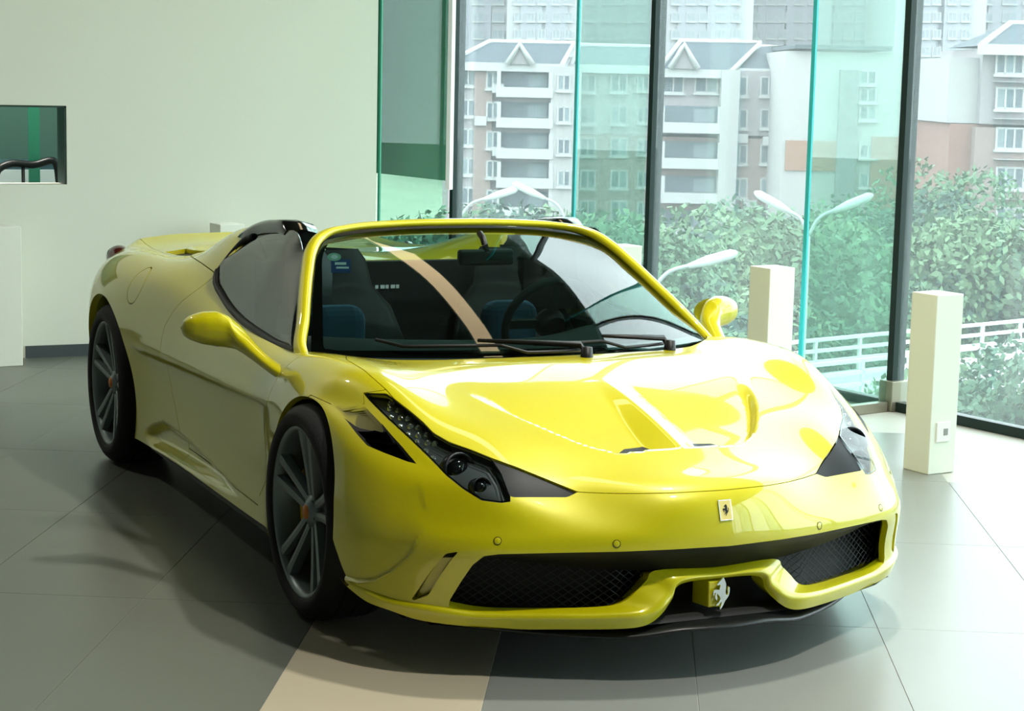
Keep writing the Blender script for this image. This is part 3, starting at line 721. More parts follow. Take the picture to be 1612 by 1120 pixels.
LENS = [(572,619),(608,620),(620,628),(646,648),(667,666),(682,682),(708,697),(742,709),(774,722),(789,744),(803,781),(803,790),(789,792),(758,788),(729,770),(703,749),(677,722),(646,692),(609,658),(583,632)]
TRI = [(774,722),(813,736),(865,757),(909,775),(893,783),(807,783),(803,781),(789,744)]
HOOD = [(545,566),(573,583),(608,614),(620,628),(646,648),(667,666),(682,682),(708,697),(742,709),(774,722),(813,736),(865,757),(909,775),(950,777),(1000,777.5),(1060,776.5),(1141,772),(1400,750),(1200,520),(850,520),(545,520)]
VENT = [(520,636),(573,636),(590,654),(617,686),(640,711),(657,731),(641,727),(604,713),(578,702),(562,684),(545,662)]
FEND = [(608,614),(572,619),(573,636),(545,652),(520,636),(489,622),(470,640),(400,800),(250,800),(250,480),(545,520),(545,566),(573,583)]
GRILLE = [(707,947),(726,916),(744,890),(762,876),(786,873),(874,871),(979,869),(1060,865.5),(1150,860),(1400,860),(1400,1200),(700,1200)]
SLOT = [(645,948),(660,925),(680,897),(702,872),(722,869),(712,880),(692,908),(674,938)]

frontsel = front.P[:, 2] > .50
sd_h = np.where(front.P[:, 0] > -.6, sdpx(front, HOOD), 1)
sd_h = np.where(front.P[:, 2] < .5, np.abs(sd_h)+.001, sd_h)
hood, rest = front.split(sd_h, .0016)
OUTL = np.array([(.7275, .06), (.7275, .185), (.712, .20), (.680, .19), (.650, .15), (.648, .085)])
HP = np.abs(hood.P[:, :2]*[1, 1]); HP[:, 0] = hood.P[:, 0]
outl, hood = hood.split(poly_sd(HP, OUTL), 0)
hood.build('hood', PAINT, car)
for s in (-1, 1): side(outl, s).build('hood_outlet', BLACK, car, skirt=0)
sd = np.where(rest.P[:, 2] > .45, sdpx(rest, LENS), 1)
lens, rest = rest.split(sd, .0012)
sd = np.where(rest.P[:, 2] > .45, sdpx(rest, TRI), 1)
tri, rest = rest.split(sd, .0008)
sd = np.where((rest.P[:, 2] > .45) & (rest.P[:, 0] > -.2), sdpx(rest, VENT), 1)
vent, rest = rest.split(sd, 0)
sd = np.where(rest.P[:, 0] < .45, sdpx(rest, FEND), 1)
fend, bump = rest.split(sd, .0012)
# door shut line behind the front wheel
DOORF = [(-.36, .80), (-.42, .70), (-.47, .60), (-.50, .48), (-.52, .35), (-.52, .1)]
def door_sd(P):
    xl = np.interp(P[:, 2], [q[1] for q in DOORF][::-1], [q[0] for q in DOORF][::-1]); return xl-P[:, 0]
fend, door_a = fend.split(door_sd(fend.P), .0018)
sd = np.where((bump.P[:, 2] < .5) & (bump.P[:, 0] > .3), sdpx(bump, GRILLE), 1)
bump = bump.cut(-sd)
sd = np.where((bump.P[:, 2] < .5) & (bump.P[:, 0] > .3), sdpx(bump, SLOT), 1)
slot, bump = bump.split(sd, 0)
bump.build('front_bumper', PAINT, car, skirt=.02)
for s in (-1, 1):
    side(fend, s).build('front_fender', PAINT, car, skirt=.02)
    vs_ = side(slot, s)
    vs_.offset(.03).build('bumper_slot', PAINT, car, skirt=-.03)
    v_ = side(vent, s)
    uv = R(v_.P)
    # the duct floor falls away from its upper edge, then turns into the black louvre
    dd = np.clip((uv[:, 1]-636-(uv[:, 0]-520)*0.0)/26, 0, 1)
    de = np.clip(-poly_sd(uv, VENT)/6, 0, 1)
    A = v_.A.copy(); A[:, :3] -= A[:, 3:6]*(.050*dd*de)[:, None]
    vv = Skin(A, v_.F)
    BL = [(537,657),(604,667),(640,712),(658,733),(600,760),(520,700)]
    sdb = poly_sd(R(v_.P), BL)
    y_, = [vv.cut(-sdb)]; k_ = vv.cut(sdb)
    y_.build('duct_floor', PAINT, car, skirt=0)
    k_.build('duct_grille', BLACK, car, skirt=0)
# ---------------------------------------------------------------- doors, quarters, deck
DOORR = [(.95, -1.585), (.915, -1.60), (.86, -1.66), (.80, -1.735), (.70, -1.82), (.56, -1.85), (.42, -1.80), (.30, -1.70), (.20, -1.62), (.1, -1.6)]
def rear_sd(P):
    xl = np.interp(P[:, 2], [q[0] for q in DOORR][::-1], [q[1] for q in DOORR][::-1]); return xl-P[:, 0]
topm = (np.abs(rear.P[:, 1]) < .70) & (rear.P[:, 0] < -1.4)
sd = np.where(topm, .5, rear_sd(rear.P))           # <0: in front of the seam
door_b, quart = rear.split(sd, .0018)
DECK = [(285,395),(298,402),(318,415),(336,428),(345,445),(420,300),(250,300)]
sd = np.where(quart.P[:, 0] > -2.6, sdpx(quart, DECK), 1)
sd = np.maximum(sd, (.60-quart.P[:, 2]))
deck_a, quart = quart.split(sd, .0018)
def sill_z(P): return P[:, 2]-np.interp(P[:, 0], [-2.4, -1.7, -.3], [.235, .235, .235])
for s in (-1, 1):
    a = side(door_a, s); b = side(door_b, s)
    # one door skin from its two sheets
    n = len(a.A); d = Skin(np.vstack([a.A, b.A]), list(a.F)+[tuple(i+n for i in f) for f in b.F])
    key = {}; mp = []
    for i, p in enumerate(np.round(d.P, 4)):
        k = tuple(p); mp.append(key.setdefault(k, i))
    d = Skin(d.A, [f for f in (tuple(dict.fromkeys(mp[i] for i in f)) for f in d.F) if len(f) > 2]).compact()
    dr, sl = d.split(-sill_z(d.P), .0018)
    dr.build('door', PAINT, car, skirt=.015)
    sl.build('side_sill', PAINT, car, skirt=.02)
    q = side(quart, s).cut(-(np.abs(side(quart, s).P[:, 1])-.60))
    cx, cz = at(213, 450, 1, -.91)[0], at(213, 450, 1, -.91)[2]
    if s == -1:
        sdc = np.where(q.P[:, 1] < -.7, np.hypot(q.P[:, 0]-cx, q.P[:, 2]-cz)-.075, 1)
        cap, q = q.split(sdc, .002)
        cap.build('fuel_flap', PAINT, car, skirt=.01)
    q.build('rear_quarter', PAINT, car, skirt=.03)
    side(deck_a, s).build('buttress', PAINT, car, skirt=.02)
mid = quart.cut(np.abs(quart.P[:, 1])-.597)
dv = np.maximum(np.abs(np.abs(mid.P[:, 1])-.535)-.05, np.abs(mid.P[:, 0]+2.75)-.28)
dvent, mid = mid.split(dv, 0)
for s in (-1, 1): side(dvent, s).offset(.02).build('deck_vent', BLACK, car, skirt=-.02)
mid.build('engine_deck', PAINT, car, skirt=.02)
# rear fascia closing the tail
end = surf(CTRL, np.linspace(0, 18, 73), np.array([20.0]))[:, 0]
m = MB(); c = end.mean(0); inner = [(p[0]-.06, p[1]*.82, (p[2]-.55)*.82+.55) for p in end]
m.grid([list(map(tuple, end)), inner]); m.add([(c[0]-.075, 0, .55)]+inner, [(0, i, i+1) for i in range(1, len(inner))]+[(0, len(inner), 1)], True)
m.build('rear_bumper', PAINT, car)
for s in (-1, 1):
    m = MB(); m.lathe([(0, .055), (.04, .05), (.056, .03), (.06, 0), (.06, -.05)], 24, 'z')
    o = m.build('tail_lamp', mat('tail_red', (70, 20, 18), rough=.15, coat=1), car, loc=(-3.33, s*.725, .825), rot=(0, radians(-60), 0))
# ---------------------------------------------------------------- underbody, inner arches
m = MB(); m.bbox((-3.3, -.62, .12), (.55, .62, .16)); m.bbox((-2.2, -.86, .13), (-.45, .86, .17)); m.build('underbody', BLACK, car)
for s in (-1, 1):
    for cx, r, cz in ((0, .362, .345), (-2.65, .396, .345)):
        m = MB(); P = []
        for k in range(25):
            a = radians(-40+260*k/24); P.append([(cx+r*cos(a), s*y, cz+r*sin(a)) for y in (.55, .75, .87)])
        m.grid(P); n = len(m.v)
        ring = [(cx+r*cos(radians(-40+260*k/24)), s*.55, cz+r*sin(radians(-40+260*k/24))) for k in range(25)]
        m.add(ring, [tuple(range(25))])
        m.build('wheel_arch_liner', BLACK, car)
# ---------------------------------------------------------------- wheels
def make_wheel(cx, sy, rt, tw, rear_=False):
    """built about its own centre, outer face towards -y, then placed"""
    wl = empty('wheel', (cx, sy, rt), 0 if sy < 0 else pi, car)
    h = tw/2; rr = .272
    tp = [(rr-.012, h-.03), (rr, h-.004), (rr+.012, h+.002), (rr+.032, h+.004), (rt-.024, h-.006), (rt-.008, h-.022), (rt-.001, h-.05), (rt, h-.09)]
    prof = [(r, -y) for r, y in tp]+[(r, y) for r, y in tp[::-1]]
    m = MB(); m.lathe(prof, 72, 'y'); t = m.build('tyre', RUBBER, wl)
    for gy in (-.055, 0, .055):
        m = MB(); m.lathe([(rt+.0006, gy-.005), (rt+.0006, gy+.005)], 72, 'y'); m.build('tread_groove', mat('groove', (5, 5, 5), rough=.9), t)
    # rim barrel and lip
    y0 = -(h-.012)
    m = MB(); m.lathe([(rr-.002, y0+.012), (rr+.004, y0), (rr-.004, y0-.004), (rr-.014, y0+.002), (rr-.020, y0+.018), (rr-.026, y0+.05), (rr-.034, y0+.12), (rr-.03, -y0)], 72, 'y')
    m.build('rim', RIM, wl)
    # spokes: five forked pairs
    for k in range(5):
        a = pi/2-.06+2*pi*k/5
        sp = MB()
        def pt(rad, tang, dep): return (rad*cos(a)-tang*sin(a), y0+dep, rad*sin(a)+tang*cos(a))
        for sg in (-1, 1):
            prof_ = [(.036, .015, .034, .014), (.10, .022, .026, .0165), (.16, .029, .017, .0175), (.215, .036, .008, .0185), (rr-.010, .043, .000, .022)]
            P = []
            for rad, tg, dp, hw in prof_:
                P.append([pt(rad, sg*(tg-hw), dp+.022), pt(rad, sg*(tg-hw*.75), dp+.003), pt(rad, sg*tg, dp), pt(rad, sg*(tg+hw*.75), dp+.003), pt(rad, sg*(tg+hw), dp+.03), pt(rad, sg*tg, dp+.045), pt(rad, sg*(tg-hw), dp+.022)])
            sp.grid(P, False)
        o = sp.build('spoke', RIM, wl)
        web = MB(); web.add([pt(.05, -.02, .05), pt(.05, .02, .05), pt(.17, .028, .034), pt(.17, -.028, .034)], [(0, 1, 2, 3)])
        web.build('spoke_web', DARKM, o, fix=False)
    m = MB(); m.lathe([(0, y0+.02), (.028, y0+.02), (.033, y0+.026), (.05, y0+.032), (.058, y0+.06)], 28, 'y'); m.build('hub', RIM, wl)
    m = MB(); m.lathe([(0, y0+.012), (.020, y0+.013), (.024, y0+.02)], 20, 'y'); m.build('centre_cap', mat('cap_amber', (205, 120, 30), rough=.3), wl)
    for k in range(5):
        a = pi/2+2*pi*(k+.5)/5; m = MB(); m.lathe([(0, y0+.03), (.007, y0+.03), (.009, y0+.045)], 8, 'y', (.042*cos(a), 0, .042*sin(a))); m.build('wheel_bolt', DARKM, wl)
    m = MB(); m.lathe([(.06, y0+.10), (.195, y0+.10), (.198, y0+.104), (.198, y0+.13), (.06, y0+.13)], 56, 'y'); m.build('brake_disc', DARKM, wl)
    m = MB(); P = []
    c0 = radians(150) if not rear_ else radians(20)
    for k in range(13):
        a = c0+radians(70)*k/12; P.append([(r*cos(a), y, r*sin(a)) for r, y in ((.125, y0+.085), (.135, y0+.066), (.20, y0+.066), (.212, y0+.085), (.212, y0+.14), (.125, y0+.14), (.125, y0+.085))])
    m.grid(P, False); K = 7
    m.add(P[0][:6], [(0, 1, 2, 3, 4, 5)]); m.add(P[-1][:6], [(5, 4, 3, 2, 1, 0)])
    m.build('brake_caliper', CALIPER, wl)
    return wl
make_wheel(0, -.836, .341, .235); make_wheel(0, .836, .341, .235)
make_wheel(-2.65, -.808, .347, .295, True); make_wheel(-2.65, .808, .347, .295, True)
# ---------------------------------------------------------------- windscreen, its frame, side glass
def strip(P, name, mt, parent, th=0.0, fix=True):
    m = MB(); m.grid([list(map(tuple, r_)) for r_ in P]); return m.build(name, mt, parent, fix=fix)
nt_, ns_ = 22, 41
cen = crv([(-.105, 0, .786), (-.34, 0, .905), (-.62, 0, 1.02), (-.86, 0, 1.095), (-1.025, 0, 1.142)], nt_)
edg = crv([(-.432, .764, .770), (-.601, .703, .877), (-.77, .641, .988), (-.888, .590, 1.066), (-.955, .535, 1.108)], nt_)
WS = np.zeros((nt_, ns_, 3))
for i in range(nt_):
    for j, s in enumerate(np.linspace(-1, 1, ns_)):
        pw = 1.9+.9*i/(nt_-1)
        k = abs(s)**pw
        WS[i, j] = (cen[i][0]+(edg[i][0]-cen[i][0])*k, s*edg[i][1], cen[i][2]+(edg[i][2]-cen[i][2])*k)
wsk = grid_skin(WS)
if wsk.A[:, 5].mean() < 0: wsk = grid_skin(WS, True)
ws = wsk.build('windscreen', CARGLASS, car, skirt=.005)
# black printed border on the glass
uu = np.tile(np.linspace(-1, 1, ns_), nt_); vv_ = np.repeat(np.linspace(0, 1, nt_), ns_)
inner = np.maximum(np.abs(uu)-.955, np.maximum(.05-vv_, vv_-.955))*.7
frit = wsk.cut(-inner).offset(.004); frit.build('black_border', GLOSSBLACK, ws, skirt=0)
# pillars and header in one hoop
hp = [(-.43, .785, .745), (-.50, .778, .782), (-.60, .735, .862), (-.70, .697, .930), (-.81, .652, 1.007), (-.905, .606, 1.072), (-.955, .567, 1.107), (-.99, .515, 1.131), (-1.022, .42, 1.147), (-1.04, .25, 1.158), (-1.045, 0, 1.162)]
hoop = crv(hp+[(x, -y, z) for x, y, z in hp[-2::-1]], 121)
P = []
for i, p in enumerate(hoop):
    t = hoop[min(i+1, 120)]-hoop[max(i-1, 0)]; t /= np.linalg.norm(t)
    out = np.array([0.0, p[1], p[2]-.62]); out -= t*(out@t); out /= np.linalg.norm(out); fw = np.cross(t, out)
    fw *= np.sign(fw[0]+1e-9)
    f_ = smooth(.45, .62, abs(p[1])); hw, hd = .014+.008*f_, .030
    P.append([p+out*hw*cos(a)+fw*hd*sin(a) for a in np.linspace(0, 2*pi, 17)])
strip(P, 'windscreen_frame', PAINT, car)
P = []
for i, p in enumerate(hoop):
    t = hoop[min(i+1, 120)]-hoop[max(i-1, 0)]; t /= np.linalg.norm(t)
    out = np.array([0.0, p[1], p[2]-.62]); out -= t*(out@t); out /= np.linalg.norm(out)
    P.append([p-out*.030+np.array([-.01, 0, 0]), p-out*.015+np.array([-.04, 0, -.002])])
strip(P, 'frame_lining', BLACK, car)
# cowl, wipers
m = MB(); cw = [(x, s*y) for s in (1,) for x, y in COWL]
P = []
for x, y in [(x, -y) for x, y in COWL[::-1]]+COWL[1:]:
    z = np.interp(abs(y), [0, .4, .766], [.776, .770, .752]); P.append([(x+.02, y, z), (x-.03, y*.98, z-.004), (x-.10, y*.96, z-.03)])
strip(P, 'cowl_panel', BLACK, car)
def on_ws(s, t, off=.012):
    i = min(int(t*(nt_-1)), nt_-1); j = min(int((s+1)/2*(ns_-1)), ns_-1); k = i*ns_+j; return wsk.A[k, :3]+wsk.A[k, 3:6]*off
for (a, b) in (((.10, .02), (-.72, .10)), ((.62, .02), (-.10, .09))):
    w_ = empty('wiper', (0, 0, 0), 0, car)
    pts = [on_ws(a[0]+(b[0]-a[0])*q, a[1]+(b[1]-a[1])*q, .016) for q in np.linspace(0, 1, 9)]
    m = MB(); m.tube(pts, .006, 6); m.build('wiper_blade', BLACK, w_)
    m = MB(); m.tube([pts[0]+np.array([.05, 0, -.01]), pts[0]+np.array([0, 0, .02]), pts[4]+np.array([0, 0, .018])], [.012, .011, .006], 6); m.build('wiper_arm', BLACK, w_)
    m = MB(); m.lathe([(0, .02), (.018, .018), (.022, -.02)], 12, 'z', tuple(pts[0]+np.array([.05, 0, 0]))); m.build('wiper_pivot', BLACK, w_)
# stickers on the glass
STK = [mat('sticker_green', (150, 190, 170), rough=.5), mat('sticker_blue', (40, 70, 130), rough=.5), mat('sticker_white', (225, 230, 235), rough=.5)]
def ws_at(u, v, off):
    uvp = px(wsk.P); k = int(np.argmin(((uvp-np.array([u, v]))**2).sum(1))); n = wsk.A[k, 3:6]; r0 = ray(u, v); t = ((wsk.P[k]-CO)@n)/(r0@n); return CO+r0*t-n*off, n
st = empty('inspection_sticker', (0, 0, 0), 0, car)
for k, (u0, v0, u1, v1, c_, of) in enumerate(((515, 396, 537, 409, 0, .006), (521, 406, 552, 427, 1, .0065), (527, 411, 545, 415, 2, .0055), (529, 418, 549, 421, 2, .0055), (521, 399, 532, 406, 2, .0055))):
    q = [ws_at(u, v, of)[0] for u, v in ((u0, v0), (u1, v0), (u1, v1), (u0, v1))]
    if c_ == 0 or k == 4:
        ce = sum(q)/4; ex_ = (q[1]-q[0])/2; ey_ = (q[2]-q[1])/2; q = [ce+ex_*cos(a)+ey_*sin(a) for a in np.linspace(0, 2*pi, 18)[:-1]]
    n = ws_at((u0+u1)/2, (v0+v1)/2, 0)[1]
    m = MB(); m.extr(q, tuple(n*-.0004)); m.build('sticker_print', STK[c_], st)
# side glass: belt line to roof line
for s in (-1, 1):
    bl = crv([(-.50, .781, .772), (-.75, .783, .768), (-.95, .786, .782), (-1.15, .784, .80), (-1.3, .780, .823), (-1.45, .772, .86), (-1.56, .762, .90), (-1.60, .742, .935)], 30)
    tp = crv([(-.54, .775, .79), (-.83, .662, 1.0), (-.96, .620, 1.09), (-1.03, .612, 1.128), (-1.2, .612, 1.122), (-1.36, .618, 1.103), (-1.50, .632, 1.075), (-1.60, .675, 1.01)], 30)
    P = np.array([[bl[i]*(1-q)+tp[i]*q+np.array([0, .022*4*q*(1-q), 0]) for q in np.linspace(0, 1, 9)] for i in range(30)])*np.array([1, s, 1])
    sk = grid_skin(P, s < 0)
    if (sk.A[:, 4]*s).mean() < 0: sk = grid_skin(P, s > 0)
    g = sk.build('side_window', glass_mat('side_glass', (92, 108, 104), 2.3), car, skirt=.004)
    m = MB(); m.tube([p*np.array([1, s, 1])+np.array([0, .004*s, .004]) for p in bl], .013, 8); m.tube([p*np.array([1, s, 1]) for p in crv([bl[-1], (-1.605, .69, 1.0), (-1.56, .648, 1.06), (-1.5, .632, 1.078)], 12)], .014, 8)
    m.build('window_seal', BLACK, g)
    # black cap of the roll hoop
    cp = crv([(-1.72, .625, 1.055), (-1.60, .62, 1.098), (-1.46, .605, 1.135), (-1.32, .60, 1.152), (-1.2, .598, 1.152), (-1.155, .60, 1.128)], 24)
    P = [[np.array(p)*[1, s, 1]+np.array([0, s*dy, dz]) for dy, dz in ((.022, -.045), (.024, -.012), (.012, .004), (-.05, .004), (-.11, -.012), (-.115, -.05), (.022, -.045))] for p in cp]
    m = MB(); m.grid([list(map(tuple, r_)) for r_ in P]); m.add([tuple(q) for q in P[-1][:6]], [tuple(range(6))]); m.add([tuple(q) for q in P[0][:6]], [tuple(range(6))])
    m.build('roll_hoop_cap', GLOSSBLACK, car)
    # fairing below the cap, back of the cabin
    P = [[(x, s*y, z) for x, y, z in ((-1.70, .62, 1.04), (-1.62, .47, 1.06), (-1.60, .33, .97))], [(x, s*y, z) for x, y, z in ((-1.2, .60, 1.09), (-1.2, .50, 1.10), (-1.25, .40, 1.0))], [(x, s*y, z) for x, y, z in ((-1.2, .62, .80), (-1.2, .50, .80), (-1.25, .40, .80))]]
    m = MB(); m.grid(P); m.build('seat_fairing', BLACK, car)
# ---------------------------------------------------------------- door mirrors
for s in (-1, 1):
    g = empty('door_mirror', (0, 0, 0), 0, car)
    c = np.array([-.765, 1.005, .825])
    SEC = [((-.800, 1.108, .828), .004, .004), ((-.795, 1.100, .828), .030, .026), ((-.787, 1.080, .829), .048, .042), ((-.775, 1.04, .829), .061, .056), ((-.762, .995, .827), .068, .061), ((-.742, .955, .818), .066, .055), ((-.712, .930, .803), .054, .043), ((-.665, .912, .780), .042, .031), ((-.60, .897, .757), .036, .024), ((-.53, .878, .732), .034, .020), ((-.455, .852, .708), .036, .020), ((-.40, .795, .690), .034, .018)]
    DD = np.interp(np.linspace(0, 11, 45), range(12), [q[1] for q in SEC]); HH = np.interp(np.linspace(0, 11, 45), range(12), [q[2] for q in SEC])
    # sections share the station parameter
    C0 = np.array([q[0] for q in SEC]); CS = np.array([[np.interp(t_, range(12), C0[:, k]) for k in range(3)] for t_ in np.linspace(0, 11, 45)])
    for k in range(3): CS[:, k] = np.convolve(np.r_[CS[0, k], CS[0, k], CS[:, k], CS[-1, k], CS[-1, k]], [.1, .2, .4, .2, .1], 'valid')
    P = []
    for i in range(45):
        w_ = smooth(16, 30, i); ax = np.array([1.0, 0, 0])*(1-w_)+np.array([.62, .78, 0])*w_; ax /= np.linalg.norm(ax)
        row = []
        for a in np.linspace(0, 2*pi, 29):
            ca, sa = cos(a), sin(a); e_ = .78
            row.append((CS[i]+ax*DD[i]*np.sign(ca)*abs(ca)**e_*(1 if ca > 0 else .6)+np.array([0, 0, 1])*HH[i]*np.sign(sa)*abs(sa)**e_)*np.array([1, s, 1]))
        P.append(row)
    m = MB(); m.grid([list(map(tuple, q)) for q in P[:25]]); m.build('mirror_shell', PAINT, g)
    m = MB(); m.grid([list(map(tuple, q)) for q in P[24:]]); m.build('mirror_arm', PAINT, g)
    P = [[(c[0]-.040, s*(c[1]+.082*cos(a)*k), c[2]+.050*sin(a)*k) for a in np.linspace(0, 2*pi, 21)] for k in (0.01, 1)]
    m = MB(); m.grid(P); m.build('mirror_glass', CHROME, g)
# ---------------------------------------------------------------- head lamps
BUCKET = mat('lamp_bucket', (112, 120, 122), rough=.28, metal=.7)
BUCKD = mat('lamp_dark', (26, 29, 31), rough=.3, metal=.4)
LEDM = mat('led_lens', (170, 178, 178), rough=.15, metal=.8)
LEDS = [(440,205),(490,250),(440,245),(440,300),(500,300),(548,300),(500,350),(555,350),(610,355),(545,400),(610,405),(668,405),(600,450),(660,455),(710,455),(650,500),(690,545)]
LEDS = [(500+a/3.838, 580+b/3.838) for a, b in LEDS]
def near(sk, u, v):
    uvp = R(sk.P); k = int(np.argmin(((uvp-np.array([u, v]))**2).sum(1))); return sk.A[k, :3], sk.A[k, 3:6]
for s in (-1, 1):
    g = empty('headlamp', (0, 0, 0), 0, car)
    ls = side(lens, s)
    ls.build('lens', LENSGLASS, g, skirt=0)
    ed = ls.cut(-(poly_sd(R(ls.P), LENS)+2.6)).offset(.001); ed.build('lens_seal', GLOSSBLACK, g, skirt=0)
    bk = ls.offset(.030); bo = bk.build('bucket', BUCKET, g, skirt=-.028, skirt_mat=1)
    bo.data.materials.append(BUCKD)
    for u, v in LEDS:
        p, n = near(bk, u, v); m = MB(); t = Vector(n); q = t.to_track_quat('Z', 'Y')
        m.lathe([(0, .010), (.0045, .008), (.0065, .003), (.010, .002), (.011, -.004)], 10, 'z'); o = m.build('led', LEDM, g, loc=p); o.rotation_mode = 'QUATERNION'; o.rotation_quaternion = q
    for (u, v, r_, nm) in ((724, 739, .042, 'projector'), (760, 769, .026, 'lower_beam')):
        p, n = near(bk, u, v); fwd = Vector((.93, -.05*s if s > 0 else .05, .35)).normalized(); q = fwd.to_track_quat('Z', 'Y')
        m = MB(); m.lathe([(r_*1.25, -.03), (r_*1.22, .004), (r_*1.08, .008), (r_, -.002), (r_*.9, -.012)], 28, 'z'); o = m.build(nm+'_ring', BUCKD, g, loc=p); o.rotation_mode = 'QUATERNION'; o.rotation_quaternion = q
        m = MB(); m.lathe([(0, .012), (r_*.45, .008), (r_*.8, -.004), (r_*.92, -.014)], 28, 'z'); m.build(nm+'_lens', mat('projector_glass', (30, 34, 36), rough=.03, metal=.6), o)
    tr = side(tri, s); tr.offset(.006).build('lamp_wedge', mat('wedge_black', (26, 30, 32), rough=.5, spec=.25), g, skirt=-.006)
    # louvre blades in the fender duct
    for k in range(3):
        t0 = np.array([550+k*20, 671+k*14.5]); t1 = np.array([606+k*15, 673+k*20])
        pts = []
        for q in np.linspace(0, 1, 6):
            p, n = near(side(vent, s), *(t0*(1-q)+t1*q)); pts.append(p-n*.022)
        m = MB(); nn = np.array(n)
        P = [[p, p-nn*.03+np.array([-.01, 0, 0]), p-nn*.03+np.array([-.01, 0, -.004]), p+np.array([0, 0, -.004]), p] for p in pts]
        m.grid([list(map(tuple, r_)) for r_ in P], False); m.build('duct_louvre', BLACK, car)
# ---------------------------------------------------------------- nose: lip, grilles, splitter, badges
LC = np.array([(0, .985), (.155, .985), (.20, .995), (.27, .993), (.33, .97), (.45, .91), (.59, .83), (.75, .748), (.82, .692), (.88, .622), (.93, .528), (.962, .42)])
def contour(y): return np.interp(np.abs(y), LC[:, 0], LC[:, 1])
def ray_c(u, v, off):
    d = ray(u, v); t = np.linspace(3.5, 7.5, 4001); Pp = CO+d*t[:, None]; f = Pp[:, 0]-(contour(Pp[:, 1])+off)
    k = np.where((f[:-1] > 0) & (f[1:] <= 0))[0]; k = k[0] if len(k) else int(np.argmin(np.abs(f))); return Pp[k]
ST = [((1035,898),(1072,914),(1072,920)),((1018,914),(1058,937),(1058,944)),((1003,930),(1043,954),(1041,968)),((985,946),(1025,963),(1019,984)),((960,954),(995,968),(988,990)),((914,957),(940,970.5),(932,991.5)),((868,957.5),(885,970.5),(880,991.5)),((822,957.5),(830,970.5),(830,991.5)),((780,957),(788,970),(790,990)),((744,954),(745,969),(752,988)),((707,947),(700,963),(702,983)),((672,942),(662,957),(657,976)),((640,938),(620,950),(612,961)),((600,926),(585,938),(576,947)),((560,914),(549,920),(546,924))]
T_ = [np.array([.958, 0, .316])]; M_ = [np.array([.988, 0, .300])]; B_ = [np.array([.982, 0, .289])]
for a, b, c in ST: T_.append(ray_c(*a, -.040)); M_.append(ray_c(*b, .006)); B_.append(ray_c(*c, -.006))
for L_ in (T_, M_, B_):
    for i in range(1, len(L_)): L_[i][1] = -abs(L_[i][1])
def sm(L_, n=90):
    h = [q*np.array([1, -1, 1]) for q in L_[:0:-1]]; return crv(h+L_, n)
# smooth but with firm corners: resample straight between stations first
Tc, Mc, Bc = (sm(L_, 161) for L_ in (T_, M_, B_))
lip = empty('front_lip', (0, 0, 0), 0, car)
# resample by shared station parameter so strips line up
def param(L_):
    h = [q*np.array([1, -1, 1]) for q in L_[:0:-1]]+L_; h = np.array(h); K = len(h); tt = np.linspace(0, K-1, (K-1)*8+1); out = []
    for x in tt:
        i = min(int(x), K-2); f = x-i; p0, p1, p2, p3 = h[max(i-1, 0)], h[i], h[i+1], h[min(i+2, K-1)]
        out.append(.5*((2*p1)+(-p0+p2)*f+(2*p0-5*p1+4*p2-p3)*f*f+(-p0+3*p1-3*p2+p3)*f**3))
    return np.array(out)
Tc, Mc, Bc = param(T_), param(M_), param(B_)
bk_ = Bc+np.array([-.07, 0, 0.01]); tb_ = Tc+np.array([-.05, 0, -.012])
mid1 = Mc+(Tc-Mc)*.22+np.array([.0, 0, .004]); mid2 = Mc+(Bc-Mc)*.25+np.array([.004, 0, 0])
m = MB()
m.grid([list(map(tuple, r_)) for r_ in np.stack([tb_, Tc], 1)])
m.grid([list(map(tuple, r_)) for r_ in np.stack([Tc, (Tc+mid1)/2, mid1, Mc+np.array([.003, 0, .001]), mid2, (mid2+Bc)/2, Bc], 1)])
m.grid([list(map(tuple, r_)) for r_ in np.stack([Bc, bk_], 1)])
m.build('lip_blade', PAINT, lip)
# black inner trim under the bumper edge, grille wires behind it
GT = np.array([(0, 1.03, .395), (.2, 1.013, .395), (.37, .965, .392), (.54, .90, .385), (.69, .83, .378), (.78, .76, .37)])
def gtop(y): return np.interp(abs(y), GT[:, 0], GT[:, 1]), np.interp(abs(y), GT[:, 0], GT[:, 2])
P = []
for y in np.linspace(-.77, .77, 61):
    x, z = gtop(y); zb = np.interp(abs(y), [0, .25, .45, .6, .7, .77], [.318, .322, .335, .352, .358, .34]); P.append([(x-.012, y, z+.006), (x-.03, y, z-.012), (x-.065, y, zb), (x-.13, y, zb+.012)])
strip(P, 'grille_trim', BLACK, car)
P = []
for y in np.linspace(-.79, .79, 61):
    x, z = gtop(y); P.append([(x-.14, y, .43), (x-.15, y, .30), (x-.14, y, .16), (x-.05, y, .155)])
strip(P, 'grille_backing', mat('grille_black', (5, 5, 6), rough=.6), car)
for s in (-1, 1):
    strip([[(.80-.10*(.40-zz)/.2, s*(.69+.045*(.40-zz)/.2), zz), (.72, s*.74, zz), (.60, s*.75, zz)] for zz in (.385, .33, .25, .17)], 'grille_side', BLACK, car)
m = MB(); pitch = .030
for s in (-1, 1):
    for k in range(-14, 34):
        for dg in (1, -1):
            pts = []
            for q in np.linspace(0, 1, 9):
                y = .19+k*pitch+dg*(q-.5)*.24; z = .19+.18*q
                if .20 < y < .755 and z < np.interp(y, [.2, .45, .7, .755], [.335, .35, .37, .33]) and z > np.interp(y, [.2, .3, .74, .755], [.30, .205, .205, .22]):
                    pts.append((contour(y)-.055-.02*(y < .3), s*y, z))
            if len(pts) > 1: m.tube(pts, .0014, 4, cap=False)
o = m.build('grille_mesh', mat('mesh_wire', (52, 56, 60), rough=.35, metal=.6), car); o['kind'] = 'stuff'
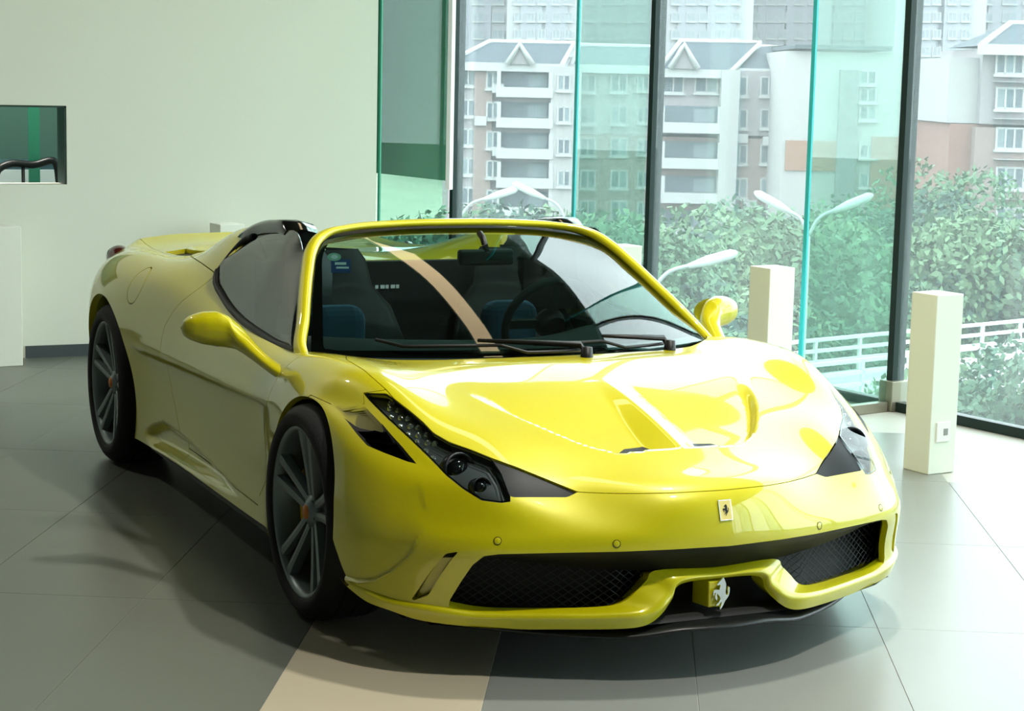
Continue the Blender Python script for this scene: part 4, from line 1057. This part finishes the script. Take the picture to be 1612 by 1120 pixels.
# splitter plate
P = []
ys = np.linspace(-.80, .80, 61)
for y in ys:
    x = 1.035-.76*y*y; dz = -.02*smooth(.12, .3, abs(y)); P.append([(x-.3, y, .172+dz), (x-.02, y, .168+dz), (x, y, .163+dz), (x+.004, y, .154+dz), (x-.02, y, .146+dz), (x-.3, y, .15+dz)])
strip(P, 'splitter', mat('splitter_black', (24, 27, 27), rough=.35), car)
P = []
for y in np.linspace(-.25, .25, 31): P.append([(.88, y, .31), (.885, y, .185), (.965, y, .182), (.975, y, .17)])
strip(P, 'centre_duct', MATS['grille_black'], car)
# prancing horse outline, unit height, facing -x
HORSE = [(0.136,0.784),(0.180,0.841),(0.240,0.892),(0.300,0.933),(0.360,1.000),(0.390,0.953),(0.424,0.882),(0.460,0.780),(0.460,0.657),(0.444,0.555),(0.460,0.453),(0.510,0.433),(0.544,0.494),(0.532,0.596),(0.550,0.698),(0.590,0.657),(0.590,0.535),(0.560,0.412),(0.500,0.331),(0.440,0.269),(0.404,0.208),(0.360,0.127),(0.300,0.035),(0.240,0.000),(0.260,0.076),(0.300,0.167),(0.316,0.249),(0.270,0.218),(0.190,0.147),(0.120,0.127),(0.130,0.171),(0.210,0.239),(0.270,0.331),(0.240,0.412),(0.190,0.473),(0.164,0.524),(0.136,0.453),(0.160,0.351),(0.136,0.300),(0.090,0.351),(0.076,0.453),(0.112,0.539),(0.060,0.535),(0.030,0.453),(0.004,0.484),(0.020,0.596),(0.080,0.647),(0.160,0.627),(0.220,0.616),(0.240,0.678),(0.270,0.759),(0.220,0.780),(0.170,0.755)]
def horse(h, th, loc, nrm_, up=(0, 0, 1), mt=CHROME, name='horse_emblem', parent=None, wid=1.0):
    n = Vector(nrm_).normalized(); upv = Vector(up); xr = upv.cross(n).normalized(); upv = n.cross(xr)
    pts = [Vector(loc)+xr*((x-.3)*h*wid)+upv*((y-.5)*h) for x, y in HORSE]
    bm = bmesh.new(); vs2 = [bm.verts.new(p) for p in pts]; f = bm.faces.new(vs2)
    ex = bmesh.ops.extrude_face_region(bm, geom=[f]); bmesh.ops.translate(bm, vec=n*th, verts=[v for v in ex['geom'] if isinstance(v, bmesh.types.BMVert)])
    bmesh.ops.triangulate(bm, faces=[q for q in bm.faces if len(q.verts) > 4]); bmesh.ops.recalc_face_normals(bm, faces=bm.faces)
    me = bpy.data.meshes.new(name); bm.to_mesh(me); bm.free(); me.materials.append(mt); return link(name, me, parent or car)
eb = empty('grille_emblem', (0, 0, 0), 0, car)
m = MB(); m.extr([(.90, -.045, .285), (.985, -.04, .283), (.985, -.038, .205), (.90, -.045, .20)], (0, .052, 0)); m.build('emblem_block', PAINT, eb, bevel=.004)
horse(.094, .006, (.992, -.004, .247), (1, 0, .05), parent=eb)
nb = empty('nose_badge', (0, 0, 0), 0, car)
bp_ = at(1135, 801, 1, -.012); k = int(np.argmin(((bump.P-np.array([1.01, -.012, .495]))**2).sum(1))); bn = bump.A[k, 3:6]; bc = bump.A[k, :3]
tq = Vector(bn).to_track_quat('Z', 'Y')
def plate(w_, h_, z0, z1, mt, name, par):
    m = MB(); n = Vector(bn); ry = Vector((0, 1, 0)); up = n.cross(ry).normalized()*-1
    if up.z < 0: up = -up
    pts = [Vector(bc)+ry*a*w_/2+up*b*h_/2+n*z0 for a, b in ((-1, -1), (1, -1), (1, 1), (-1, 1))]
    m.extr(pts, n*(z1-z0)); return m.build(name, mt, par, bevel=.0008)
plate(.042, .060, .0, .003, CHROME, 'badge_rim', nb); plate(.037, .055, .0028, .0036, mat('badge_yellow', (232, 214, 120), rough=.3, coat=.6), 'badge_field', nb)
n = Vector(bn); horse(.034, .0008, Vector(bc)+n*.0036, bn, mt=GLOSSBLACK, parent=nb)
# parking sensors
for u, v in ((782, 851), (973, 856)):
    uvp = R(bump.P); k = int(np.argmin(((uvp-np.array([u, v]))**2).sum(1))); n = bump.A[k, 3:6]; p = bump.A[k, :3].copy()
    for s in (-1, 1):
        pp = np.array([p[0], s*abs(p[1]), p[2]]); nn = np.array([n[0], s*abs(n[1]), n[2]])
        m = MB(); m.lathe([(0, .0008), (.0085, .0007), (.0095, .0002), (.0098, -.003)], 18, 'z'); o = m.build('parking_sensor', PAINT, car, loc=pp); o.rotation_mode = 'QUATERNION'; o.rotation_quaternion = Vector(nn).to_track_quat('Z', 'Y')
        m = MB(); m.lathe([(.0098, .0008), (.0118, .0008)], 18, 'z'); o2 = m.build('sensor_gap', BLACK, o)
# ---------------------------------------------------------------- cabin
INT = mat('cabin_dark', (22, 26, 26), rough=.7); INT2 = mat('cabin_grey', (44, 50, 50), rough=.8); BLUE = mat('seat_blue', (52, 92, 116), rough=.85)
m = MB(); m.bbox((-1.6, -.74, .2), (-.2, .74, .24)); m.build('cabin_floor', INT, car)
m = MB(); m.extr([(-1.47, -.66, .24), (-1.47, .66, .24), (-1.47, .62, .98), (-1.47, .34, .975), (-1.47, -.34, .975), (-1.47, -.62, .98)], (-.05, 0, 0)); m.build('bulkhead', INT, car)
for k in range(5):
    m = MB(); m.bbox((-1.469, -.145+k*.022, .868), (-1.465, -.145+k*.022+(.018 if k % 2 else .013), .882)); m.build('bulkhead_label', STK[2], car)
P = []
for y in np.linspace(-.74, .74, 25):
    hmp = .03*math.exp(-((y-.37)/.16)**2); xo = -.10-.34*(abs(y)/.76)**2
    P.append([(xo-.03, y, .752), (xo-.16, y, .785), (xo-.30, y, .800+hmp), (xo-.40, y, .79+hmp), (xo-.44, y, .74), (xo-.40, y, .55)])
strip(P, 'dashboard', INT2, car)
for s in (-1, 1):
    m = MB(); m.bbox((-1.5, s*.70-.02, .24), (-.4, s*.70+.05, .74)); m.build('door_lining', INT, car)
    st_ = empty('seat', (-1.12, s*.37, .24), 0, car)
    m = MB(); m.bbox((-.12, -.24, 0), (.42, .24, .20)); m.build('seat_cushion', INT, st_, bevel=.05, seg=3)
    P = []
    for z, x, hw in ((.15, -.02, .25), (.30, -.07, .26), (.45, -.13, .27), (.58, -.18, .23), (.66, -.21, .16), (.76, -.235, .14), (.80, -.24, .11)):
        P.append([(x+.06*cos(a) if abs(a-pi) > .1 else x-.05, hw*sin(a), z) for a in np.linspace(-pi*.62, pi*.62, 13)]+[(x-.06, 0, z)])
    m = MB(); m.grid([[(x+(.05 if j in (0, 12) else 0), y, z) for j, (x, y, z) in enumerate(r_)] for r_ in P]); m.build('backrest', INT2, st_)
    m = MB(); oy = -.05 if s > 0 else -.03; m.bbox((-.15, oy-.11, .30), (-.02, oy+.11, .60)); m.build('seat_insert', BLUE, st_, bevel=.055, seg=4)
sw = empty('steering_wheel', (-.80, .30, .80), 0, car); sw.rotation_euler = (0, radians(-68), 0)
m = MB(); m.tube([(.18*cos(a), .18*sin(a), 0) for a in np.linspace(0, 2*pi, 33)[:-1]], .016, 8, closed=True); m.build('wheel_rim', INT2, sw)
m = MB(); m.lathe([(0, .03), (.05, .025), (.06, 0), (.05, -.05)], 20, 'z'); m.build('wheel_hub', INT, sw)
for a in (0, pi, -pi/2):
    m = MB(); m.box((.11*cos(a), .11*sin(a), 0), (.14, .035, .015), a); m.build('wheel_spoke', INT2, sw)
rv = empty('inner_mirror', (-.86, .06, 1.045), 0, car)
m = MB(); m.bbox((-.02, -.11, -.03), (.015, .11, .03)); m.build('mirror_housing', BLACK, rv, bevel=.012, seg=3)
m = MB(); m.tube([(.01, 0, .02), (-.03, 0, .07), (-.06, 0, .085)], .012, 8); m.build('mirror_stem', BLACK, rv)
# side scoop in front of the rear wheel and sill blade
SC = [(222, 668), (250, 664), (290, 688), (332, 733), (352, 760), (300, 742), (262, 722), (236, 705)]
# ================================================================ SHOWROOM PROPS
BOLW = mat('bollard_white', (230, 232, 220), rough=.55)
def bollard(x, y, rz, lab, plate_=False):
    g = empty('bollard', (x, y, 0), rz); tag(g, lab, 'bollard', 'white square bollards')
    m = MB(); m.bbox((-.08, -.08, 0), (.08, .08, .805)); m.build('post', BOLW, g, bevel=.004)
    if plate_:
        f = MB(); f.bbox((.080, -.045, .145), (.087, .035, .235)); s_ = f.build('socket', mat('socket_white', (240, 240, 234), rough=.4), g, bevel=.003)
        f = MB(); f.bbox((.087, -.005, .175), (.089, .02, .205)); f.build('socket_hole', mat('socket_grey', (150, 152, 148), rough=.5), s_)
RZ = radians(7)
bollard(-1.30, 2.46, RZ, 'white square bollard with a wall socket, rightmost before the glass front', True)
bollard(-2.52, 2.37, RZ, 'white square bollard just right of the car door mirror')
bollard(-3.80, 2.20, RZ, 'white square bollard top peeking above the windscreen corner')
bollard(-5.62, .47, RZ, 'white square bollard by the wall, behind the car tail')
bollard(-5.60, -.86, RZ, 'white square bollard at the left edge of the picture')
# room seen through the opening in the wall
m = MB(); m.bbox((-7.6, -1.9, 0), (-7.55, 1.2, 3)); tag(m.build('wall_alcove', mat('alcove_dark', (62, 96, 86), rough=.5)), 'dark green back wall seen through the wall opening', kind='structure')
g = empty('glass_screen', (-6.75, -.46, 0)); tag(g, 'green glass strip standing in the dark room behind the wall opening', 'glass screen')
m = MB(); m.bbox((-.01, -.035, 0), (.01, .035, 2.6)); m.build('sheet', mat('green_glass', (52, 140, 112), rough=.2), g)
g = empty('bar_counter', (-7.2, -1.1, 0)); tag(g, 'pale counter seen through the wall opening', 'counter')
m = MB(); m.bbox((-.3, -.9, 0), (.3, 1.0, 1.06)); m.build('counter_body', mat('counter_pale', (210, 226, 226), rough=.5), g)
m = MB(); m.bbox((-.33, -.93, 1.06), (.28, 1.03, 1.10)); m.build('counter_top', mat('counter_dark', (52, 80, 88), rough=.3), g)
ch = empty('bar_chair', (-6.42, -.53, 0)); tag(ch, 'dark tube chair with curved back behind the wall opening', 'chair')
CHM = mat('chair_black', (14, 24, 26), rough=.4)
m = MB(); m.bbox((-.2, -.2, .62), (.2, .2, .66)); m.build('seat', CHM, ch, bevel=.015)
for x in (-.17, .17):
    for y in (-.17, .17):
        m = MB(); m.tube([(x*1.15, y*1.15, 0), (x, y, .62)], .014, 8); m.build('leg', CHM, ch)
m = MB(); m.tube(crv([(-.18, -.19, .66), (-.20, -.20, .95), (-.21, -.17, 1.08), (-.22, -.10, 1.11), (-.22, .05, 1.105), (-.21, .17, 1.13), (-.20, .20, 1.0), (-.18, .19, .66)], 40), .024, 8); m.build('backrest', CHM, ch)
m = MB(); m.tube([(-.20, -.02, .66), (-.22, -.02, 1.10)], .011, 8); m.build('back_slat', CHM, ch)
